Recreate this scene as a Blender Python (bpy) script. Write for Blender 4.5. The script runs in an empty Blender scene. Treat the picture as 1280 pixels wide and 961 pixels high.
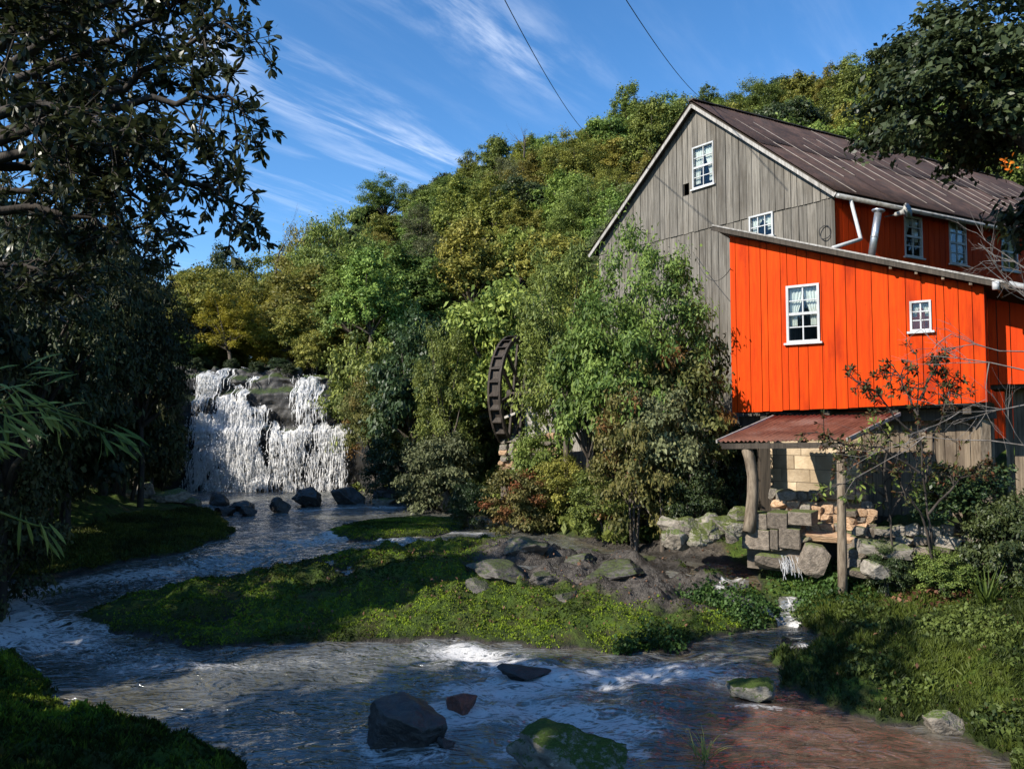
import bpy, bmesh, math, random
import numpy as np
from mathutils import Vector, Matrix

# ------------------------------------------------------------------ camera, sky, sun, exposure
scene = bpy.context.scene
COL = scene.collection
CAM_Z, PITCH, FOC = 3.4, math.radians(3.0), 949.0 / 1280.0
cam_data = bpy.data.cameras.new('camera')
cam = bpy.data.objects.new('camera', cam_data)
COL.objects.link(cam)
cam.location = (0, 0, CAM_Z)
cam.rotation_euler = (math.radians(90) + PITCH, 0, 0)
cam_data.sensor_width = 36.0
cam_data.lens = FOC * 36.0
cam_data.clip_start, cam_data.clip_end = 0.05, 3000
scene.camera = cam

SUN_AZ = math.atan2(-0.84, -0.54)       # direction towards the sun: left of the view and a little behind
SUN_EL = math.radians(33.5)
sx_, sy_ = math.sin(SUN_AZ), math.cos(SUN_AZ)
sun_dir = Vector((sx_ * math.cos(SUN_EL), sy_ * math.cos(SUN_EL), math.sin(SUN_EL)))
sun_data = bpy.data.lights.new('sun', 'SUN')
sun_data.energy = 5.0
sun_data.angle = math.radians(0.5)
sun_data.color = (1.0, 0.93, 0.82)
sun = bpy.data.objects.new('sun', sun_data)
COL.objects.link(sun)
sun.location = (-40, -20, 50)
sun.rotation_euler = (-sun_dir).to_track_quat('-Z', 'Y').to_euler()

world = bpy.data.worlds.new('World')
scene.world = world
world.use_nodes = True
wt = world.node_tree
wt.nodes.clear()
def wn(t, **kw):
    n = wt.nodes.new(t)
    for k, v in kw.items():
        setattr(n, k, v)
    return n
sky = wn('ShaderNodeTexSky', sky_type='NISHITA')
sky.sun_disc = False
sky.sun_elevation = SUN_EL
sky.sun_rotation = SUN_AZ % (2 * math.pi)
sky.altitude = 1200
sky.air_density = 1.0
sky.dust_density = 0.2
sky.ozone_density = 3.0
hsv = wn('ShaderNodeHueSaturation')
hsv.inputs['Saturation'].default_value = 1.22
hsv.inputs['Value'].default_value = 0.92
wt.links.new(sky.outputs['Color'], hsv.inputs['Color'])
# a thin cirrus layer: the view direction projected on a flat cloud deck
tc = wn('ShaderNodeTexCoord')
sep = wn('ShaderNodeSeparateXYZ')
wt.links.new(tc.outputs['Generated'], sep.inputs[0])
zc = wn('ShaderNodeMath', operation='MAXIMUM'); zc.inputs[1].default_value = 0.05
wt.links.new(sep.outputs['Z'], zc.inputs[0])
dx = wn('ShaderNodeMath', operation='DIVIDE'); dy = wn('ShaderNodeMath', operation='DIVIDE')
wt.links.new(sep.outputs['X'], dx.inputs[0]); wt.links.new(zc.outputs[0], dx.inputs[1])
wt.links.new(sep.outputs['Y'], dy.inputs[0]); wt.links.new(zc.outputs[0], dy.inputs[1])
deck = wn('ShaderNodeCombineXYZ')
wt.links.new(dx.outputs[0], deck.inputs[0]); wt.links.new(dy.outputs[0], deck.inputs[1])
def wmap(rot, scale, loc=(0, 0, 0)):
    t = wn('ShaderNodeMapping'); t.inputs['Rotation'].default_value = (0, 0, rot)
    m = wn('ShaderNodeMapping')
    m.inputs['Scale'].default_value = scale
    m.inputs['Location'].default_value = loc
    wt.links.new(deck.outputs[0], t.inputs[0]); wt.links.new(t.outputs[0], m.inputs[0])
    return m
def wnoise(src, scale, detail, rough, dist=0.0):
    n = wn('ShaderNodeTexNoise')
    n.inputs['Scale'].default_value = scale; n.inputs['Detail'].default_value = detail
    n.inputs['Roughness'].default_value = rough; n.inputs['Distortion'].default_value = dist
    wt.links.new(src.outputs[0], n.inputs['Vector'])
    return n
def wramp(src, a, b):
    r = wn('ShaderNodeMapRange', interpolation_type='SMOOTHSTEP')
    r.inputs['From Min'].default_value = a; r.inputs['From Max'].default_value = b
    wt.links.new(src, r.inputs['Value'])
    return r
ANG = -math.atan2(0.843, 0.537)
streak = wnoise(wmap(ANG, (0.9, 4.2, 1), (0.35, 0.2, 0)), 1.5, 9, 0.62, 0.35)
patch = wnoise(wmap(ANG, (0.55, 1.25, 1), (1.55, 0.42, 0)), 1.3, 3, 0.5, 0.2)
s1 = wramp(streak.outputs['Fac'], 0.42, 0.82)
s2 = wramp(patch.outputs['Fac'], 0.40, 0.72)
def wmath(op, a, b=0.0, clamp=False):
    n = wn('ShaderNodeMath', operation=op); n.use_clamp = clamp
    for i, v in enumerate((a, b)):
        if isinstance(v, (int, float)): n.inputs[i].default_value = v
        else: wt.links.new(v, n.inputs[i])
    return n.outputs[0]
rot = wn('ShaderNodeMapping'); rot.inputs['Rotation'].default_value = (0, 0, ANG)
wt.links.new(deck.outputs[0], rot.inputs[0])
rs_ = wn('ShaderNodeSeparateXYZ'); wt.links.new(rot.outputs[0], rs_.inputs[0])
def band(c, w, a0, a1):
    # one long wisp of cirrus lying along the wind
    d = wmath('DIVIDE', wmath('SUBTRACT', rs_.outputs[1], c), w)
    g = wmath('EXPONENT', wmath('MULTIPLY', wmath('MULTIPLY', d, d), -1.0))
    return wmath('MULTIPLY', g, wmath('MULTIPLY', wramp(rs_.outputs[0], a0, a0 + 0.6).outputs[0], wmath('SUBTRACT', 1.0, wramp(rs_.outputs[0], a1 - 0.3, a1 + 0.3).outputs[0])))
cover = wmath('ADD', wmath('ADD', band(1.74, 0.18, 0.7, 2.35), wmath('MULTIPLY', band(1.07, 0.12, 0.9, 1.85), 0.9)), wmath('ADD', wmath('MULTIPLY', s2.outputs[0], 0.22), wmath('MULTIPLY', band(2.35, 0.35, 1.6, 3.6), 0.6)))
cl2_out = wmath('MULTIPLY', wmath('MULTIPLY', s1.outputs[0], cover), 0.58, True)
wmix = wn('ShaderNodeMix', data_type='RGBA')
wmix.inputs[7].default_value = (6.0, 6.3, 6.8, 1)
wt.links.new(cl2_out, wmix.inputs[0]); wt.links.new(hsv.outputs[0], wmix.inputs[6])
bg = wn('ShaderNodeBackground'); bg.inputs['Strength'].default_value = 0.15
wo = wn('ShaderNodeOutputWorld')
wt.links.new(wmix.outputs[2], bg.inputs[0]); wt.links.new(bg.outputs[0], wo.inputs[0])

vs = scene.view_settings
vs.view_transform = 'Standard'
vs.look = 'None'
vs.exposure = 0.75
vs.gamma = 1.0
vs.use_curve_mapping = False
scene.render.engine = 'CYCLES'
cy = scene.cycles
cy.use_denoising = True
cy.max_bounces = 6; cy.diffuse_bounces = 3; cy.glossy_bounces = 3
cy.transmission_bounces = 4; cy.transparent_max_bounces = 12
cy.caustics_reflective = False; cy.caustics_refractive = False
cy.sample_clamp_indirect = 4.0

# ------------------------------------------------------------------ small helpers
R2D = math.radians
rng = np.random.default_rng(7)
random.seed(7)
cp, sp = math.cos(PITCH), math.sin(PITCH)

def ray(px, py):
    a, b = (px - 640) / 949.0, (480.5 - py) / 949.0
    return np.array([a, cp - b * sp, sp + b * cp])
def at(px, py, y):
    """World point seen at a photograph position, y metres in front."""
    d = ray(px, py)
    return Vector((d[0] * y / d[1], y, CAM_Z + d[2] * y / d[1]))
def smooth(a, b, v):
    t = np.clip((v - a) / (b - a), 0, 1)
    return t * t * (3 - 2 * t)
def _hash(i, j, s):
    h = (i.astype(np.int64) * 374761393 + j.astype(np.int64) * 668265263 + s * 1274126177) & 0x7fffffff
    h = ((h ^ (h >> 13)) * 1103515245) & 0x7fffffff
    h = (h ^ (h >> 16)) & 0xffff
    return h / 65535.0
def vnoise(x, y, s=0):
    x = np.asarray(x, float); y = np.asarray(y, float)
    i, j = np.floor(x), np.floor(y)
    fx, fy = x - i, y - j
    fx = fx * fx * (3 - 2 * fx); fy = fy * fy * (3 - 2 * fy)
    a = _hash(i, j, s) * (1 - fx) + _hash(i + 1, j, s) * fx
    b = _hash(i, j + 1, s) * (1 - fx) + _hash(i + 1, j + 1, s) * fx
    return a * (1 - fy) + b * fy
def fbm(x, y, s=0, o=4, g=0.5):
    v, a, t = 0, 1.0, 0
    x = np.asarray(x, float); y = np.asarray(y, float)
    for k in range(o):
        v = v + a * vnoise(x, y, s + k * 17); t += a
        a *= g; x = x * 2.03 + 5.3; y = y * 2.03 + 1.7
    return v / t                                     # 0..1
def poly_sd(poly, x, y):
    """Signed distance to a polygon, positive inside."""
    P = np.asarray(poly, float)
    d2 = np.full(x.shape, 1e18); ins = np.zeros(x.shape, bool)
    n = len(P)
    for k in range(n):
        ax, ay = P[k]; bx, by = P[(k + 1) % n]
        ex, ey = bx - ax, by - ay
        t = np.clip(((x - ax) * ex + (y - ay) * ey) / (ex * ex + ey * ey + 1e-12), 0, 1)
        d2 = np.minimum(d2, (x - ax - t * ex) ** 2 + (y - ay - t * ey) ** 2)
        c = ((ay > y) != (by > y)) & (x < (bx - ax) * (y - ay) / (by - ay + 1e-12) + ax)
        ins ^= c
    d = np.sqrt(d2)
    return np.where(ins, d, -d)

def tagit(o, label=None, cat=None, group=None, kind=None):
    if label: o['label'] = label
    if cat: o['category'] = cat
    if group: o['group'] = group
    if kind: o['kind'] = kind
    return o
def link(name, me, parent=None, mat=None):
    o = bpy.data.objects.new(name, me)
    COL.objects.link(o)
    if mat is not None and me is not None and len(me.materials) == 0:
        me.materials.append(mat)
    if parent is not None:
        o.parent = parent
        o.matrix_parent_inverse = parent.matrix_basis.inverted()
    return o
def empty(name, loc, label=None, cat=None, group=None):
    o = bpy.data.objects.new(name, None)
    COL.objects.link(o)
    o.location = loc
    o.empty_display_size = 0.2
    o.matrix_basis = Matrix.Translation(Vector(loc))
    return tagit(o, label, cat, group)
def mesh_np(name, v, f, mat=None, smooth_=False, attrs=None):
    """v: (N,3); f: (M,3) or (M,4) index array"""
    v = np.ascontiguousarray(v, np.float32); f = np.ascontiguousarray(f, np.int32)
    me = bpy.data.meshes.new(name)
    m, k = f.shape
    me.vertices.add(len(v)); me.vertices.foreach_set('co', v.ravel())
    me.loops.add(m * k); me.loops.foreach_set('vertex_index', f.ravel())
    me.polygons.add(m)
    me.polygons.foreach_set('loop_start', np.arange(0, m * k, k, dtype=np.int32))
    if smooth_:
        me.polygons.foreach_set('use_smooth', np.ones(m, bool))
    for an, av in (attrs or {}).items():
        a = me.attributes.new(an, 'FLOAT', 'POINT')
        a.data.foreach_set('value', np.ascontiguousarray(av, np.float32))
    me.update(calc_edges=True)
    me.validate()
    if mat: me.materials.append(mat)
    return me

class MB:
    """Collects simple solids for one mesh."""
    def __init__(self): self.v = []; self.f = []
    def quad(self, a, b, c, d):
        n = len(self.v); self.v += [tuple(a), tuple(b), tuple(c), tuple(d)]; self.f.append((n, n + 1, n + 2, n + 3))
    def hexa(self, p):
        """8 corners: bottom ring 0-3, top ring 4-7"""
        n = len(self.v); self.v += [tuple(q) for q in p]
        for f in ((0, 3, 2, 1), (4, 5, 6, 7), (0, 1, 5, 4), (1, 2, 6, 5), (2, 3, 7, 6), (3, 0, 4, 7)):
            self.f.append(tuple(n + i for i in f))
    def bar(self, a, b, w, h, up=(0, 0, 1)):
        a, b = Vector(a), Vector(b); d = (b - a).normalized(); up = Vector(up)
        s = d.cross(up)
        if s.length < 1e-4: s = d.cross(Vector((1, 0, 0)))
        s.normalize(); t = s.cross(d).normalized()
        s *= w / 2; t *= h / 2
        self.hexa([a - s - t, a + s - t, b + s - t, b - s - t, a - s + t, a + s + t, b + s + t, b - s + t])
    def tube(self, pts, rad, n=8, cap=True):
        pts = [Vector(p) for p in pts]
        if not hasattr(rad, '__len__'): rad = [rad] * len(pts)
        base = len(self.v); ref = None
        for i, p in enumerate(pts):
            d = (pts[min(i + 1, len(pts) - 1)] - pts[max(i - 1, 0)])
            d = d.normalized() if d.length > 1e-9 else Vector((0, 0, 1))
            if ref is None:
                ref = d.cross(Vector((0.31, 0.17, 0.93)))
                if ref.length < 1e-3: ref = d.cross(Vector((1, 0, 0)))
            ref = (ref - d * ref.dot(d))
            ref = ref.normalized() if ref.length > 1e-6 else d.orthogonal().normalized()
            bi = d.cross(ref)
            for k in range(n):
                an = 2 * math.pi * k / n
                self.v.append(tuple(p + (ref * math.cos(an) + bi * math.sin(an)) * rad[i]))
        for i in range(len(pts) - 1):
            for k in range(n):
                a = base + i * n + k; b = base + i * n + (k + 1) % n
                self.f.append((a, b, b + n, a + n))
        if cap:
            self.f.append(tuple(base + k for k in reversed(range(n))))
            e = base + (len(pts) - 1) * n
            self.f.append(tuple(e + k for k in range(n)))
    def mesh(self, name, mat=None, smooth_=False):
        me = bpy.data.meshes.new(name)
        me.from_pydata(self.v, [], self.f)
        if smooth_:
            me.polygons.foreach_set('use_smooth', np.ones(len(me.polygons), bool))
        me.update()
        if mat: me.materials.append(mat)
        return me
    def build(self, name, mat=None, parent=None, smooth_=False):
        return link(name, self.mesh(name, mat, smooth_), parent)

# ------------------------------------------------------------------ materials
class NT:
    def __init__(self, name):
        self.m = bpy.data.materials.new(name); self.m.use_nodes = True
        self.t = self.m.node_tree; self.t.nodes.clear()
    def n(self, ty, ins=None, **props):
        nd = self.t.nodes.new(ty)
        for k, v in props.items(): setattr(nd, k, v)
        for k, v in (ins or {}).items():
            s = nd.inputs[k]
            if hasattr(v, 'is_output') or isinstance(v, bpy.types.NodeSocket): self.t.links.new(v, s)
            else: s.default_value = v
        return nd
    def coord(self, which='Object'): return self.n('ShaderNodeTexCoord').outputs[which]
    def mapv(self, v, scale=(1, 1, 1), rot=(0, 0, 0), loc=(0, 0, 0)):
        return self.n('ShaderNodeMapping', {'Vector': v, 'Scale': scale, 'Rotation': rot, 'Location': loc}).outputs[0]
    def noise(self, v, scale, detail=4, rough=0.55, dist=0.0):
        return self.n('ShaderNodeTexNoise', {'Vector': v, 'Scale': scale, 'Detail': detail, 'Roughness': rough, 'Distortion': dist}).outputs['Fac']
    def vor(self, v, scale, feature='F1', out='Distance'):
        return self.n('ShaderNodeTexVoronoi', {'Vector': v, 'Scale': scale}, feature=feature).outputs[out]
    def rng(self, v, a, b, c=0.0, d=1.0):
        return self.n('ShaderNodeMapRange', {'Value': v, 'From Min': a, 'From Max': b, 'To Min': c, 'To Max': d}, interpolation_type='SMOOTHSTEP').outputs[0]
    def math(self, op, a, b=0.0, clamp=False):
        return self.n('ShaderNodeMath', {0: a, 1: b}, operation=op, use_clamp=clamp).outputs[0]
    def mix(self, f, a, b, blend='MIX'):
        c = lambda v: (v[0], v[1], v[2], 1.0) if isinstance(v, (tuple, list)) else v
        return self.n('ShaderNodeMix', {0: f, 6: c(a), 7: c(b)}, data_type='RGBA', blend_type=blend).outputs[2]
    def attr(self, name): return self.n('ShaderNodeAttribute', attribute_name=name).outputs['Fac']
    def rand(self): return self.n('ShaderNodeObjectInfo').outputs['Random']
    def bump(self, h, strength=0.5, dist=0.02, nrm=None):
        ins = {'Height': h, 'Strength': strength, 'Distance': dist}
        if nrm is not None: ins['Normal'] = nrm
        return self.n('ShaderNodeBump', ins).outputs[0]
    def bsdf(self, col, rough=0.7, spec=0.4, nrm=None, metal=0.0, **more):
        ins = {'Base Color': (col[0], col[1], col[2], 1.0) if isinstance(col, (tuple, list)) else col,
               'Roughness': rough, 'Specular IOR Level': spec, 'Metallic': metal}
        if nrm is not None: ins['Normal'] = nrm
        ins.update(more)
        return self.n('ShaderNodeBsdfPrincipled', ins).outputs[0]
    def out(self, sh):
        self.n('ShaderNodeOutputMaterial', {'Surface': sh}); return self.m

def leaf_mat(name, dark, light, hue_var=0.03, trans=0.28, alt=None, alt_amt=0.0, rough=0.55, spec=0.25):
    T = NT(name)
    v = T.attr('tone')
    c = T.mix(T.rng(v, 0.1, 0.9), dark, light)
    if alt is not None:
        c = T.mix(T.rng(T.attr('clump'), 1 - alt_amt - 0.1, 1 - alt_amt + 0.1), c, alt)
    r = T.rand()
    hs = T.n('ShaderNodeHueSaturation', {'Hue': T.n('ShaderNodeMapRange', {'Value': r, 'To Min': 0.5 - hue_var, 'To Max': 0.5 + hue_var * 0.6}).outputs[0],
             'Value': T.n('ShaderNodeMapRange', {'Value': T.math('FRACT', T.math('MULTIPLY', r, 7.31)), 'To Min': 0.78, 'To Max': 1.2}).outputs[0], 'Color': c}).outputs[0]
    b = T.bsdf(hs, rough, spec)
    tr = T.n('ShaderNodeBsdfTranslucent', {'Color': hs}).outputs[0]
    return T.out(T.n('ShaderNodeMixShader', {0: trans, 1: b, 2: tr}).outputs[0])

M = {}
M['leaf_mid'] = leaf_mat('leaf_mid', (0.0612, 0.0963, 0.0211), (0.2130, 0.2691, 0.0585))
M['leaf_yellow'] = leaf_mat('leaf_yellow', (0.0996, 0.1160, 0.0208), (0.3167, 0.3090, 0.0585))
M['leaf_bright'] = leaf_mat('leaf_bright', (0.0830, 0.1344, 0.0259), (0.2696, 0.3423, 0.0733))
M['leaf_dark'] = leaf_mat('leaf_dark', (0.021, 0.039, 0.013), (0.072, 0.104, 0.034), spec=0.35, rough=0.45)
M['leaf_grey'] = leaf_mat('leaf_grey', (0.0732, 0.0840, 0.0360), (0.2028, 0.2184, 0.1008))
M['leaf_autumn'] = leaf_mat('leaf_autumn', (0.065, 0.078, 0.021), (0.176, 0.169, 0.047), alt=(0.17, 0.085, 0.025), alt_amt=0.14)
M['leaf_gold'] = leaf_mat('leaf_gold', (0.1320, 0.1210, 0.0110), (0.3630, 0.3080, 0.0275))
M['leaf_over'] = leaf_mat('leaf_over', (0.024, 0.033, 0.011), (0.085, 0.104, 0.038), spec=0.35, rough=0.45)
M['leaf_near'] = leaf_mat('leaf_near', (0.016, 0.026, 0.010), (0.050, 0.066, 0.024), trans=0.25, spec=0.4, rough=0.4)
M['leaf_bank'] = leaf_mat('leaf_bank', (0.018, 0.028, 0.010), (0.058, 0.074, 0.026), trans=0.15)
M['leaf_bamboo'] = leaf_mat('leaf_bamboo', (0.0935, 0.1320, 0.0242), (0.2420, 0.2860, 0.0660), trans=0.35)
M['leaf_shrub'] = leaf_mat('leaf_shrub', (0.030, 0.036, 0.012), (0.080, 0.085, 0.030), alt=(0.09, 0.038, 0.018), alt_amt=0.4)
M['leaf_fresh'] = leaf_mat('leaf_fresh', (0.022, 0.048, 0.010), (0.105, 0.165, 0.036))
M['moss'] = leaf_mat('moss', (0.015, 0.025, 0.004), (0.135, 0.195, 0.016), trans=0.12, spec=0.1, rough=0.8, alt=(0.045, 0.036, 0.014), alt_amt=0.22)
M['grass'] = leaf_mat('grass', (0.026, 0.040, 0.008), (0.098, 0.125, 0.020), trans=0.25, spec=0.2)
M['dry_leaf'] = leaf_mat('dry_leaf', (0.075, 0.036, 0.018), (0.20, 0.105, 0.055), trans=0.1)

def bark_mat(name, a, b, sc=9):
    T = NT(name); v = T.coord()
    n = T.noise(T.mapv(v, (1, 1, 0.22)), sc, 6, 0.65)
    c = T.mix(T.rng(n, 0.3, 0.7), a, b)
    return T.out(T.bsdf(c, 0.85, 0.2, T.bump(n, 0.7, 0.03)))
M['bark'] = bark_mat('bark', (0.045, 0.036, 0.028), (0.13, 0.11, 0.09))
M['bark_dark'] = bark_mat('bark_dark', (0.02, 0.017, 0.014), (0.06, 0.05, 0.042))
M['bark_pale'] = bark_mat('bark_pale', (0.09, 0.078, 0.068), (0.20, 0.18, 0.165))
M['post_wood'] = bark_mat('post_wood', (0.085, 0.064, 0.045), (0.23, 0.185, 0.135), 14)

def board_mat(name, a, b, stain, grain=26, stain_amt=(0.52, 0.78), rough=0.75, spec=0.25, vary=0.16, bump=0.35):
    T = NT(name); v = T.coord()
    g = T.noise(T.mapv(v, (1, 1, 0.05)), grain, 6, 0.65, 0.3)
    w = T.noise(T.mapv(v, (1, 1, 0.25)), 2.2, 5, 0.6)
    c = T.mix(T.rng(g, 0.28, 0.72), a, b)
    c = T.mix(T.rng(w, *stain_amt), c, stain)
    run = T.noise(T.mapv(v, (5, 5, 0.30)), 1.6, 6, 0.7)
    c = T.mix(T.math('MULTIPLY', T.rng(run, 0.54, 0.74), 0.55), c, tuple(q * 0.45 for q in a))
    knot = T.rng(T.noise(T.mapv(v, (1, 1, 0.5)), 17, 2, 0.5), 0.72, 0.80)
    c = T.mix(T.math('MULTIPLY', knot, 0.7), c, tuple(q * 0.35 for q in a))
    k = T.n('ShaderNodeMapRange', {'Value': T.rand(), 'To Min': 1 - vary, 'To Max': 1 + vary}).outputs[0]
    c = T.n('ShaderNodeHueSaturation', {'Value': k, 'Color': c}).outputs[0]
    return T.out(T.bsdf(c, rough, spec, T.bump(g, bump, 0.012)))
M['grey_board'] = board_mat('grey_board', (0.078, 0.070, 0.057), (0.195, 0.178, 0.150), (0.072, 0.060, 0.044), stain_amt=(0.45, 0.8), vary=0.24)
M['orange_board'] = board_mat('orange_board', (0.43, 0.031, 0.0005), (0.57, 0.053, 0.001), (0.26, 0.017, 0.001), grain=20, stain_amt=(0.48, 0.76), rough=0.7, spec=0.10, vary=0.10, bump=0.35)
M['red_board'] = board_mat('red_board', (0.42, 0.030, 0.002), (0.54, 0.046, 0.003), (0.33, 0.022, 0.002), grain=20, stain_amt=(0.52, 0.85), rough=0.7, spec=0.10, vary=0.12, bump=0.35)
M['brown_board'] = board_mat('brown_board', (0.075, 0.054, 0.037), (0.21, 0.165, 0.115), (0.055, 0.040, 0.028), stain_amt=(0.45, 0.75))
M['dark_beam'] = board_mat('dark_beam', (0.03, 0.024, 0.018), (0.075, 0.06, 0.045), (0.02, 0.016, 0.012))
M['wheel_wood'] = board_mat('wheel_wood', (0.022, 0.018, 0.014), (0.065, 0.052, 0.042), (0.03, 0.02, 0.014))
M['white_paint'] = board_mat('white_paint', (0.34, 0.35, 0.35), (0.50, 0.51, 0.51), (0.20, 0.19, 0.17), grain=30, rough=0.5, spec=0.3, vary=0.04, bump=0.1)
M['pale_trim'] = board_mat('pale_trim', (0.20, 0.185, 0.165), (0.42, 0.40, 0.37), (0.13, 0.115, 0.095), grain=30)

def rust_mat(name, a, b, c2, wave_dir=None, rough=0.6, metal=0.25):
    T = NT(name); v = T.coord()
    n = T.noise(v, 3.2, 7, 0.65); n2 = T.noise(v, 0.9, 4, 0.6); n3 = T.noise(v, 22, 4, 0.6)
    c = T.mix(T.rng(n, 0.35, 0.66), a, b)
    c = T.mix(T.rng(n2, 0.52, 0.72), c, c2)
    c = T.mix(T.rng(n3, 0.55, 0.8), c, tuple(x * 0.55 for x in a))
    k = T.n('ShaderNodeMapRange', {'Value': T.rand(), 'To Min': 0.78, 'To Max': 1.22}).outputs[0]
    c = T.n('ShaderNodeHueSaturation', {'Value': k, 'Color': c}).outputs[0]
    return T.out(T.bsdf(c, rough, 0.35, T.bump(n3, 0.25, 0.01), metal))
M['roof_rust'] = rust_mat('roof_rust', (0.052, 0.034, 0.026), (0.098, 0.058, 0.042), (0.078, 0.060, 0.050), metal=0.1)
M['lit_seam'] = rust_mat('lit_seam', (0.15, 0.125, 0.11), (0.25, 0.22, 0.20), (0.10, 0.075, 0.06), metal=0.1)  # pale rust tone, with the sunlit look of the sheet edges painted in
M['red_rust'] = rust_mat('red_rust', (0.105, 0.042, 0.026), (0.185, 0.074, 0.044), (0.23, 0.135, 0.10), metal=0.1)
def metal_mat(name, a, b, rough=0.4, metal=0.85):
    T = NT(name); v = T.coord()
    n = T.noise(v, 7, 6, 0.6)
    return T.out(T.bsdf(T.mix(T.rng(n, 0.35, 0.7), a, b), T.rng(n, 0.2, 0.8, rough * 0.7, rough * 1.4), 0.5, T.bump(n, 0.08, 0.01), metal))
M['galv'] = metal_mat('galv', (0.50, 0.51, 0.52), (0.30, 0.30, 0.30))
M['gutter'] = metal_mat('gutter', (0.42, 0.43, 0.42), (0.20, 0.19, 0.17), 0.5, 0.4)
M['horn_paint'] = metal_mat('horn_paint', (0.40, 0.40, 0.38), (0.28, 0.28, 0.26), 0.5, 0.0)
M['wire'] = metal_mat('wire', (0.02, 0.02, 0.02), (0.04, 0.04, 0.04), 0.6, 0.0)
M['dark_room'] = metal_mat('dark_room', (0.012, 0.011, 0.010), (0.02, 0.018, 0.016), 1.0, 0.0)
T = NT('curtain'); v = T.coord()
M['curtain'] = T.out(T.bsdf(T.mix(T.noise(v, 14, 3), (0.62, 0.60, 0.55), (0.80, 0.78, 0.72)), 0.9, 0.1))
T = NT('window_glass')
fr = T.math('MULTIPLY', T.math('POWER', T.n('ShaderNodeLayerWeight', {'Blend': 0.5}).outputs['Facing'], 4.0), 0.6)
gl = T.n('ShaderNodeBsdfGlossy', {'Roughness': 0.03, 'Color': (0.9, 0.95, 1, 1), 'Normal': T.bump(T.noise(T.coord(), 2.5, 2), 0.12, 0.03)}).outputs[0]
tr = T.n('ShaderNodeBsdfTransparent', {'Color': (0.86, 0.9, 0.9, 1)}).outputs[0]
M['glass'] = T.out(T.n('ShaderNodeMixShader', {0: T.math('ADD', fr, 0.03), 1: tr, 2: gl}).outputs[0])

def rock_mat(name, a, b, moss=0.0, wet=0.0, lichen=0.25, moss_col=(0.062, 0.090, 0.012)):
    T = NT(name); v = T.coord('Object')
    n = T.noise(v, 2.3, 8, 0.65); n2 = T.noise(v, 9, 6, 0.6)
    c = T.mix(T.rng(n, 0.3, 0.7), a, b)
    c = T.mix(T.rng(n2, 0.62, 0.72), c, tuple(min(1, x * 1.9) for x in b)) if lichen > 0 else c
    k = T.n('ShaderNodeMapRange', {'Value': T.rand(), 'To Min': 0.72, 'To Max': 1.28}).outputs[0]
    c = T.n('ShaderNodeHueSaturation', {'Value': k, 'Color': c}).outputs[0]
    rough = 0.85 - 0.6 * wet
    if moss > 0:
        nz = T.n('ShaderNodeSeparateXYZ', {0: T.n('ShaderNodeNewGeometry').outputs['Normal']}).outputs[2]
        n4 = T.noise(v, 26, 5, 0.7)
        m = T.rng(T.math('ADD', nz, T.math('ADD', T.math('MULTIPLY', T.math('SUBTRACT', n2, 0.5), 1.8), T.math('MULTIPLY', T.math('SUBTRACT', n4, 0.5), 1.2))), 0.85 - moss, 1.35 - moss)
        c = T.mix(m, c, moss_col)
        c = T.mix(T.math('MULTIPLY', m, T.rng(T.noise(v, 30, 3), 0.4, 0.7)), c, tuple(x * 2.0 for x in moss_col))
    return T.out(T.bsdf(c, rough, 0.3 + 0.4 * wet, T.bump(T.math('ADD', n, T.math('MULTIPLY', n2, 0.4)), 0.8, 0.05)))
M['rock_dark'] = rock_mat('rock_dark', (0.018, 0.017, 0.016), (0.055, 0.050, 0.045), wet=0.6)
M['rock_mossy'] = rock_mat('rock_mossy', (0.10, 0.090, 0.070), (0.27, 0.245, 0.195), moss=0.55, moss_col=(0.048, 0.060, 0.010))
M['rock_moss_top'] = rock_mat('rock_moss_top', (0.08, 0.075, 0.062), (0.22, 0.20, 0.165), moss=0.62, moss_col=(0.030, 0.048, 0.006))
M['rock_bank'] = rock_mat('rock_bank', (0.10, 0.088, 0.072), (0.27, 0.235, 0.19), moss=0.25)
M['rock_red'] = rock_mat('rock_red', (0.10, 0.030, 0.018), (0.26, 0.075, 0.035), wet=0.8)
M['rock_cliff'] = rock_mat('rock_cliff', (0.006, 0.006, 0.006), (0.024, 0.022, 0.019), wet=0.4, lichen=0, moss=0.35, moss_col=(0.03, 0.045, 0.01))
M['rock_out'] = rock_mat('rock_out', (0.030, 0.026, 0.023), (0.10, 0.088, 0.076), moss=0.22, wet=0.45, moss_col=(0.040, 0.050, 0.012))
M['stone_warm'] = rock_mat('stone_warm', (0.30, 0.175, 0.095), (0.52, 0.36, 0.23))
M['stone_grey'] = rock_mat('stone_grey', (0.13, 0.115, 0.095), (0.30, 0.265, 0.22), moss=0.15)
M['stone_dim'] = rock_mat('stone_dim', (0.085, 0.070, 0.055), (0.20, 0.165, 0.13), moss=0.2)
M['plaster'] = rock_mat('plaster', (0.30, 0.225, 0.14), (0.47, 0.37, 0.25), lichen=0)

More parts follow.
